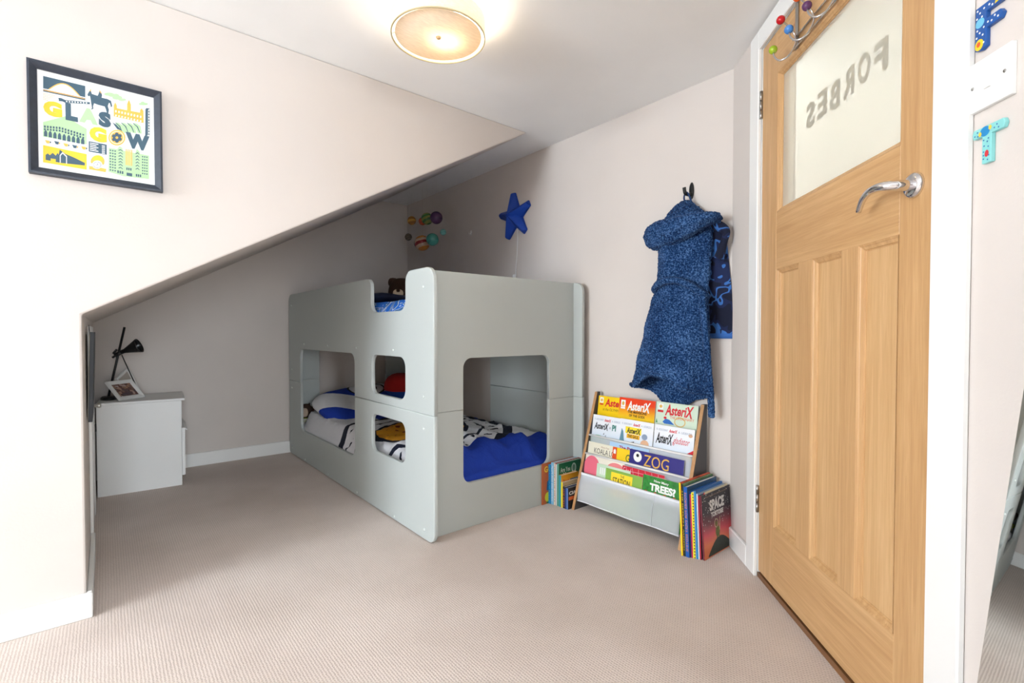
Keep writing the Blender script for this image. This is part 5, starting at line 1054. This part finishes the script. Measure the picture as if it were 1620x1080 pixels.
sling_book('green picture book with a yellow title panel in the front pocket', 3, 0, 0.160, 0.372, 0.234, 0.205, pm((140, 184, 80), 0.4), d_station, [pm((250, 220, 50), 0.4), BLK])
def d_trees(bm, P, w_):
    add_text(bm, 'How Many', 0.058, -0.026, 0.132, -0.012, lambda a, b: P(a, b, 1), bold=0.02, mi=0); add_text(bm, 'TREES?', 0.038, -0.064, 0.168, -0.030, lambda a, b: P(a, b, 1), bold=0.05, mi=0)
    for q in range(8): flat(bm, disc_poly(0.02+q*0.024, -0.072-0.004*(q % 2), 0.009, 0.006, 8), lambda a, b: P(a, b, 1), 1)
sling_book('leafy green picture book with bold white title at the right of the front pocket', 3, 0.4, 0.374, 0.582, 0.250, 0.21, pm((46, 132, 50), 0.4, var=0.35, vscale=60), d_trees, [WHT, ORG])
pk = [o for o in bpy.data.objects if o.get('label', '').startswith('cream picture book with pink')][0]
decal('cover_print', pk, None, [pm((240, 140, 140), 0.5)], lambda bm, P: flat(bm, disc_poly(0.195, 0.183, 0.055, 0.036, 22), lambda a, b: (a, -0.0004, b)))
# print for the red book
rb = [o for o in bpy.data.objects if o.get('label', '').startswith('red picture book with thin')][0]
decal('cover_print', rb, None, [pm((236, 190, 196), 0.4)], lambda bm, P: d_red(bm, lambda u, v, k=0: (u, -0.0003-0.00005*k, 0.225+v), 0.23))

def standing_book(label, x0, yf, t, wd, h, spine, cover, lean=0.0, group=None, spine_text=None, st_mat=None, stripes=None, deco=None, dm=None, hard=0.0015):
    """upright book: spine faces the room (-x), front cover faces -y, leaning towards +y by lean degrees"""
    r = thing('picture_book', label, 'book', (x0, yf, 0.0005), (R(-lean), 0, 0), group)
    c = min(hard, t*0.25)
    bm = bmesh.new(); add_box(bm, (0, 0, 0), (wd, c, h), 0.0003); add_box(bm, (0, t-c, 0), (wd, t, h), 0.0003)
    frombm('cover', bm, cover, r); box('spine', (-0.0004, 0.0002, 0), (c, t-0.0002, h), spine, r, 0.0003)
    box('pages', (c, c, 0.002), (wd-0.003, t-c, h-0.0025), MAT_PAPER, r)
    def spn(bm, P):
        if stripes:
            n = 22
            for q in range(n): flat(bm, [(-0.0007, t*0.05, h*(q+0.1)/n), (-0.0007, t*0.5, h*(q+0.1)/n), (-0.0007, t*0.5, h*(q+0.6)/n), (-0.0007, t*0.05, h*(q+0.6)/n)], lambda *a: None, 0) if False else bm.faces.new([bm.verts.new(p) for p in ((-0.0007, t*0.08, h*(q+0.1)/n), (-0.0007, t*0.5, h*(q+0.1)/n), (-0.0007, t*0.5, h*(q+0.6)/n), (-0.0007, t*0.08, h*(q+0.6)/n))])
        if spine_text: add_text(bm, spine_text, 0.0, 0.0, 1.0, 1.0, lambda u, v: (-0.0007, t*(0.22+0.56*v), h*(0.92-0.84*u)), mi=0)
    if spine_text or stripes: decal('spine_print', r, None, [st_mat or WHT], spn)
    if deco: decal('cover_print', r, None, dm, lambda bm, P: deco(bm, lambda u, v, k=0: (u, -0.0003-0.00005*k, v), wd, h))
    return r
# row of books right of the bookcase
GR = 'books standing right of the bookcase'
yy = 1.056
def rb_(label, t, h, x0, wd, spine, cover, lean=2.6, **kw):
    global yy
    yy -= t/math.cos(R(lean)) + 0.0004
    return standing_book(label, x0, yy, t, wd, h, spine, cover, lean, GR, **kw)
rb_('book with a plain yellow spine, next to the bookcase side', 0.008, 0.292, 1.772, 0.235, pm((246, 214, 24), 0.4), pm((206, 74, 44), 0.4, var=0.5, vscale=30))
rb_('book with a black-green spine, second from the bookcase side', 0.009, 0.288, 1.775, 0.235, pm((26, 44, 36), 0.4), pm((70, 110, 60), 0.4, var=0.5, vscale=30), spine_text='THE DEEPEST WOOD', st_mat=pm((226, 190, 40), 0.5))
rb_('thick book with a mid blue spine and orange lettering', 0.016, 0.280, 1.776, 0.235, pm((22, 90, 176), 0.35), pm((40, 80, 120), 0.4, var=0.3, vscale=20), spine_text='STORIES FOR EVERY BEDTIME', st_mat=pm((220, 140, 50), 0.5))
rb_('slim book with a navy spine beside the thick blue book', 0.004, 0.262, 1.782, 0.215, pm((24, 40, 92), 0.4), pm((40, 110, 190), 0.4))
rb_('book with a red spine beside the striped yellow one', 0.006, 0.252, 1.785, 0.215, pm((204, 40, 66), 0.4), pm((220, 226, 232), 0.4))
rb_('book with a yellow spine edged in black and white stripes', 0.010, 0.262, 1.786, 0.215, pm((242, 226, 34), 0.4), pm((230, 232, 236), 0.4), stripes=True, st_mat=BLK)
rb_('book with a bright cyan-blue spine', 0.007, 0.268, 1.790, 0.215, pm((36, 140, 200), 0.4), pm((60, 120, 190), 0.4))
rb_('slim book with a white spine', 0.005, 0.258, 1.793, 0.215, pm((230, 232, 238), 0.4), pm((170, 190, 214), 0.4))
rb_('slim book with a crimson spine behind the cream cover', 0.005, 0.252, 1.796, 0.21, pm((190, 34, 60), 0.4), pm((60, 64, 84), 0.4))
rb_('book with a cream cover peeping above the starry black one', 0.004, 0.258, 1.83, 0.19, pm((200, 60, 70), 0.4), pm((226, 212, 178), 0.4))
def space_cover():
    k = NT('night_sky_cover'); sep = k.n('ShaderNodeSeparateXYZ'); k.l(k.tc.outputs['Object'], sep.inputs[0])
    nz = k.n('ShaderNodeTexNoise', Scale=9.0, Detail=3.0); k.l(k.tc.outputs['Object'], nz.inputs['Vector'])
    v = k.math('ADD', sep.outputs['Z'], k.math('MULTIPLY', k.math('SUBTRACT', nz.outputs['Fac'], 0.5), 0.05))
    g_ = k.ramp(k.math('MULTIPLY', v, 4), [(0.2, (226, 120, 70)), (0.36, (214, 70, 84)), (0.52, (120, 50, 62)), (0.68, (46, 38, 48)), (1.0, (38, 36, 44))])
    vo = k.n('ShaderNodeTexVoronoi', Scale=90.0); k.l(k.tc.outputs['Object'], vo.inputs['Vector'])
    star = k.math('MULTIPLY', k.math('LESS_THAN', vo.outputs['Distance'], 0.20), k.math('GREATER_THAN', sep.outputs['Z'], 0.11))
    k.l(k.mix(star, g_, (226, 222, 220)), k.b.inputs['Base Color']); k.b.inputs['Roughness'].default_value = 0.3; return k.m
def d_space(bm, P, wd, h):
    add_text(bm, 'SPACE', 0.058, 0.178, 0.176, 0.222, lambda u, v: P(u, v, 1), bold=0.05, mi=0); add_text(bm, 'TORTOISE', 0.066, 0.152, 0.166, 0.172, lambda u, v: P(u, v, 1), bold=0.05, mi=0)
    add_text(bm, 'Ross Montgomery & David Litchfield', 0.03, 0.236, 0.205, 0.242, lambda u, v: P(u, v, 1), mi=1)
    flat(bm, [(0.03, 0.004)] + [(0.03+0.19*q/12, 0.004+0.062*math.sin(PI*q/12*0.92+0.08)) for q in range(13)] + [(0.222, 0.004)], lambda u, v: P(u, v, 1), 2)
    flat(bm, disc_poly(0.112, 0.088, 0.017, 0.022, 16), lambda u, v: P(u, v, 2), 3); o_ = disc_poly(0.104, 0.122, 0.016, 0.018, 16); i_ = disc_poly(0.104, 0.122, 0.013, 0.015, 16)
    for q in range(16): flat(bm, [o_[q], o_[(q+1) % 16], i_[(q+1) % 16], i_[q]], lambda u, v: P(u, v, 2), 4)
    flat(bm, disc_poly(0.104, 0.120, 0.008, 0.010, 12), lambda u, v: P(u, v, 3), 3); flat(bm, [(0.126, 0.09), (0.13, 0.088), (0.136, 0.142), (0.133, 0.143)], lambda u, v: P(u, v, 2), 4)
    for a in (0.102, 0.118): flat(bm, rect_poly(a, 0.062, a+0.007, 0.072), lambda u, v: P(u, v, 2), 3)
rb_('black and red starry picture book with bold white title, front of the row', 0.008, 0.252, 1.800, 0.230, pm((110, 40, 52), 0.4), space_cover(), lean=4.0, deco=d_space,
    dm=[pm((226, 224, 220), 0.4), pm((190, 150, 120), 0.4), pm((34, 40, 24), 0.5, var=0.4, vscale=40), pm((112, 116, 52), 0.5, var=0.3, vscale=60), pm((196, 196, 150), 0.5)])
# row of books left of the bookcase, against the bunk bed
GL_ = 'books standing between bed and bookcase'
yy2 = 1.8345
def lb(label, t, h, x0, wd, spine, cover, **kw):
    global yy2
    yy2 -= t + 0.0003
    return standing_book(label, x0, yy2, t, wd, h, spine, cover, 0.0, GL_, **kw)
def d_go(bm, P, wd, h):
    add_text(bm, 'GO', 0.014, 0.166, 0.07, 0.198, lambda u, v: P(u, v, 1), bold=0.03, mi=0); flat(bm, disc_poly(0.040, 0.035, 0.022, 0.026, 16), lambda u, v: P(u, v, 1), 1)
    flat(bm, [(0.03, 0.07), (0.034, 0.115), (0.05, 0.13), (0.08, 0.13), (0.08, 0.07)], lambda u, v: P(u, v, 1), 2); flat(bm, rect_poly(0.03, 0.002, 0.24, 0.012), lambda u, v: P(u, v, 1), 3)
lb('orange-brown picture book with yellow letters, flat against the bed end', 0.006, 0.214, 1.734, 0.25, pm((196, 90, 40), 0.4), pm((192, 98, 46), 0.4), deco=d_go, dm=[pm((246, 210, 50), 0.4), pm((220, 220, 50), 0.4), pm((30, 100, 140), 0.4), pm((40, 130, 80), 0.4)])
lb('book with a bright blue spine, left of the pale blue one', 0.016, 0.206, 1.778, 0.21, pm((30, 140, 196), 0.4), pm((50, 130, 180), 0.4), spine_text='STORY TIME', st_mat=pm((20, 70, 120), 0.4))
lb('book with a pale sky blue spine', 0.018, 0.219, 1.781, 0.21, pm((130, 192, 226), 0.4), pm((150, 196, 220), 0.4), spine_text='LITTLE BEAR AND FRIENDS', st_mat=pm((236, 240, 244), 0.4))
lb('book with a cream spine and red edging', 0.012, 0.218, 1.783, 0.215, pm((226, 214, 196), 0.4), pm((176, 40, 54), 0.4), spine_text='OVER THE HILLS', st_mat=pm((150, 90, 60), 0.4))
lb('slim book with a white spine beside the dark green cover', 0.006, 0.214, 1.785, 0.21, pm((232, 234, 232), 0.4), pm((236, 236, 232), 0.4))
def d_mother(bm, P, wd, h):
    add_text(bm, 'Are You', 0.012, 0.172, 0.084, 0.196, lambda u, v: P(u, v, 1), bold=0.01, mi=0); add_text(bm, 'My', 0.032, 0.146, 0.068, 0.168, lambda u, v: P(u, v, 1), bold=0.01, mi=0)
    flat(bm, disc_poly(0.112, 0.182, 0.018, 0.026, 18), lambda u, v: P(u, v, 1), 1); flat(bm, disc_poly(0.112, 0.182, 0.011, 0.018, 14), lambda u, v: P(u, v, 2), 2)
lb('dark green picture book with white title and pale round badge', 0.014, 0.220, 1.787, 0.17, pm((90, 150, 130), 0.4), pm((24, 100, 66), 0.4), deco=d_mother, dm=[pm((226, 230, 220), 0.4), pm((190, 206, 196), 0.4), pm((90, 130, 110), 0.4)])
def d_just(bm, P, wd, h):
    add_text(bm, 'Just', 0.012, 0.108, 0.06, 0.14, lambda u, v: P(u, v, 1), bold=0.03, mi=0); flat(bm, rect_poly(0.066, 0.112, 0.13, 0.135), lambda u, v: P(u, v, 1), 1); flat(bm, rect_poly(0.012, 0.082, 0.12, 0.100), lambda u, v: P(u, v, 1), 1)
    flat(bm, disc_poly(0.055, 0.05, 0.05, 0.025, 16), lambda u, v: P(u, v, 1), 2)
lb('golden orange paperback with red and blue title, teal spine', 0.016, 0.163, 1.787, 0.13, pm((50, 150, 160), 0.4), pm((236, 164, 44), 0.4), deco=d_just, dm=[pm((206, 60, 30), 0.4), pm((44, 100, 140), 0.4), pm((226, 190, 150), 0.4)])
lb('short book with a lemon yellow and green spine', 0.012, 0.130, 1.786, 0.12, pm((240, 216, 30), 0.4), pm((206, 180, 140), 0.4))
lb('short paperback with a dark spine and orange foot', 0.014, 0.110, 1.787, 0.11, pm((40, 36, 44), 0.4), pm((60, 50, 50), 0.4), spine_text='THE CATS', st_mat=pm((226, 110, 40), 0.4))
lb('short slim paperback with a navy blue spine', 0.010, 0.107, 1.787, 0.11, pm((34, 60, 124), 0.4), pm((50, 80, 140), 0.4))
def d_cl(bm, P, wd, h):
    add_text(bm, 'CIA', 0.008, 0.072, 0.06, 0.09, lambda u, v: P(u, v, 1), bold=0.03, mi=0); flat(bm, rect_poly(0.005, 0.045, 0.06, 0.063), lambda u, v: P(u, v, 1), 1)
lb('short black paperback with white letters, tucked beside the bookcase', 0.010, 0.108, 1.788, 0.11, pm((96, 130, 190), 0.4), pm((28, 28, 32), 0.4), deco=d_cl, dm=[WHT, pm((216, 104, 50), 0.4)])

# ------------------------------------------------------------------ over-door coat rack
rk = thing('coat_rack', 'over-door chrome wire coat rack with coloured ball ends', 'coat rack', diag(0, 0, 0), DIAG_ROT)
MAT_WIRE = pm((206, 206, 206), 0.18, metal=1.0)
for s in (0.545, 1.0):
    bm = bmesh.new(); add_box(bm, (s-0.009, -0.0035, 1.775), (s+0.009, -0.0015, 1.9175), 0.0004); add_box(bm, (s-0.009, -0.0035, 1.9175), (s+0.009, 0.0435, 1.9192), 0.0)
    frombm('door_strap', bm, MAT_STEEL, rk)
for z in (1.777, 1.809): tube('rail', [(0.53, -0.006, z), (1.015, -0.006, z)], 0.0028, MAT_WIRE, rk, 8)
BC = [((160, 186, 40), (200, 20, 30)), ((70, 130, 200), (226, 90, 20)), ((92, 50, 92), (60, 150, 90)), ((230, 190, 50), (40, 90, 170)), ((200, 30, 40), (150, 180, 50))]
for k, (c1, c2) in enumerate(BC):
    s0 = 0.516 + 0.104*k
    hkk = empty('wire_hook', (s0, 0, 0)); hkk.parent = rk
    bm = bmesh.new(); add_tube(bm, spline([(0, -0.06, 1.788), (0.016, -0.062, 1.760), (0.036, -0.054, 1.738), (0.050, -0.034, 1.745), (0.046, -0.014, 1.780), (0.036, -0.011, 1.812), (0.040, -0.030, 1.836), (0.051, -0.058, 1.851)], 6), 0.0028, 8)
    frombm('wire', bm, MAT_WIRE, hkk)
    for c, p in ((c1, (0, -0.06, 1.791)), (c2, (0.051, -0.06, 1.852))):
        bm = bmesh.new(); bmesh.ops.create_uvsphere(bm, u_segments=20, v_segments=12, radius=0.0125)
        for v in bm.verts: v.co += Vector(p)
        frombm('ball', bm, pm(c, 0.2), hkk, True)

# ------------------------------------------------------------------ wooden letters and light switch beside the door
def extrude_poly(name, poly, t, mat, parent, bev=0.0012):
    return prism(name, poly, -t, -0.0003, mat, parent, 'XZ', bev)
LBLUE = pm((20, 84, 160), 0.35); LTURQ = pm((140, 212, 210), 0.35)
Fp = [(0, 0), (0.022, 0), (0.024, 0.030), (0.050, 0.034), (0.054, 0.043), (0.050, 0.053), (0.024, 0.050), (0.024, 0.062), (0.056, 0.068), (0.060, 0.078), (0.054, 0.087), (0, 0.078)]
Fp = [(0, 0), (0.012, -0.003), (0.022, 0.0), (0.022, 0.030), (0.048, 0.030), (0.053, 0.038), (0.048, 0.046), (0.022, 0.046), (0.022, 0.058), (0.052, 0.058), (0.057, 0.066), (0.052, 0.074), (0, 0.074)]
lf = thing('wooden_letter', 'dark blue wooden letter F with white dots above the light switch', 'letter', diag(1.202, 0, 1.392), DIAG_ROT)
extrude_poly('letter_body', Fp, 0.008, LBLUE, lf)
def dots(bm, P):
    random.seed(3)
    for (u, v) in [(0.004, 0.022), (0.010, 0.028), (0.016, 0.022), (0.005, 0.034), (0.018, 0.034), (0.004, 0.055), (0.010, 0.062), (0.018, 0.066), (0.005, 0.068), (0.026, 0.038), (0.033, 0.036), (0.039, 0.041), (0.045, 0.036), (0.028, 0.066), (0.034, 0.062), (0.018, 0.008), (0.014, 0.054)]:
        flat(bm, disc_poly(u, v, 0.0018, 0.0018, 10), lambda a, b: (a, -0.0084, b), 0)
    flat(bm, disc_poly(0.009, 0.008, 0.0085, 0.0095, 16), lambda a, b: (a, -0.0083, b), 1); flat(bm, disc_poly(0.008, 0.009, 0.004, 0.0045, 12), lambda a, b: (a, -0.0085, b), 2)
    flat(bm, disc_poly(0.010, 0.045, 0.009, 0.008, 16), lambda a, b: (a, -0.0083, b), 3); flat(bm, [(0.038, 0.060), (0.05, 0.062), (0.054, 0.072), (0.042, 0.072)], lambda a, b: (a, -0.0083, b), 1)
    flat(bm, [(0.042, 0.064), (0.050, 0.066), (0.046, 0.070)], lambda a, b: (a, -0.0085, b), 2)
decal('painted_dots', lf, None, [WHT, pm((246, 206, 40), 0.4), pm((226, 90, 40), 0.4), pm((110, 190, 220), 0.4)], dots)
Tp = [(0.020, 0), (0.038, 0), (0.038, 0.048), (0.060, 0.048), (0.063, 0.056), (0.060, 0.064), (0.002, 0.064), (0, 0.056), (0.002, 0.048), (0.020, 0.048)]
lt = thing('wooden_letter', 'turquoise wooden letter T with dots below the light switch', 'letter', diag(1.2, 0, 1.19), DIAG_ROT)
extrude_poly('letter_body', Tp, 0.008, LTURQ, lt)
def dots2(bm, P):
    for (u, v) in [(0.006, 0.053), (0.011, 0.058), (0.012, 0.051), (0.044, 0.054), (0.049, 0.058), (0.052, 0.052), (0.024, 0.040), (0.031, 0.036), (0.025, 0.030), (0.033, 0.027), (0.024, 0.020), (0.034, 0.012), (0.024, 0.008), (0.032, 0.005), (0.024, 0.014), (0.033, 0.041)]:
        flat(bm, disc_poly(u, v, 0.0014, 0.0014, 10), lambda a, b: (a, -0.0084, b), 0)
    flat(bm, disc_poly(0.026, 0.055, 0.0095, 0.0085, 16), lambda a, b: (a, -0.0083, b), 1); flat(bm, disc_poly(0.0165, 0.053, 0.003, 0.004, 10), lambda a, b: (a, -0.0085, b), 2); flat(bm, disc_poly(0.036, 0.058, 0.003, 0.004, 10), lambda a, b: (a, -0.0085, b), 2)
    flat(bm, disc_poly(0.030, 0.016, 0.004, 0.006, 12), lambda a, b: (a, -0.0083, b), 3)
decal('painted_dots', lt, None, [pm((40, 110, 170), 0.4), pm((34, 140, 200), 0.4), pm((246, 206, 70), 0.4), pm((210, 50, 60), 0.4)], dots2)
sw = thing('light_switch', 'white square single light switch between the two wooden letters', 'light switch', diag(1.188, 0, 1.286), DIAG_ROT)
box('face_plate', (0, -0.009, 0), (0.086, 0, 0.086), MAT_WHITE, sw, 0.0015, 2)
rkr = box('rocker', (0.036, -0.0115, 0.031), (0.050, -0.009, 0.055), MAT_WHITE, sw, 0.001); 
for u in (0.012, 0.074): lathe('screw', [(0, 0.0012), (0.0025, 0.001), (0.003, 0), (0, 0)], MAT_STEEL, sw, 12, Matrix.Translation((u, -0.009, 0.043)) @ Matrix.Rotation(R(90), 4, 'X'))

# ------------------------------------------------------------------ mirror leaning on the diagonal wall
lean = math.atan(0.127); ml = 1.53
mr = thing('leaning_mirror', 'tall frameless mirror leaning against the wall near the switch', 'mirror', diag(1.40, 0.192, 0.001), (0, 0, 0))
mr.rotation_euler = (Matrix.Rotation(R(225), 3, 'Z') @ Matrix.Rotation(-lean, 3, 'X')).to_euler()
mk = bpy.data.materials.new('silvered_glass'); mk.use_nodes = True; q = mk.node_tree.nodes['Principled BSDF']
q.inputs['Metallic'].default_value = 1; q.inputs['Roughness'].default_value = 0.01; q.inputs['Base Color'].default_value = (0.88, 0.9, 0.89, 1)
box('backing_board', (0, 0.0004, 0), (0.42, 0.010, 1.50), pm((150, 140, 128), 0.7), mr)
box('mirror_glass', (0, -0.004, 0), (0.42, 0.0, 1.50), mk, mr)
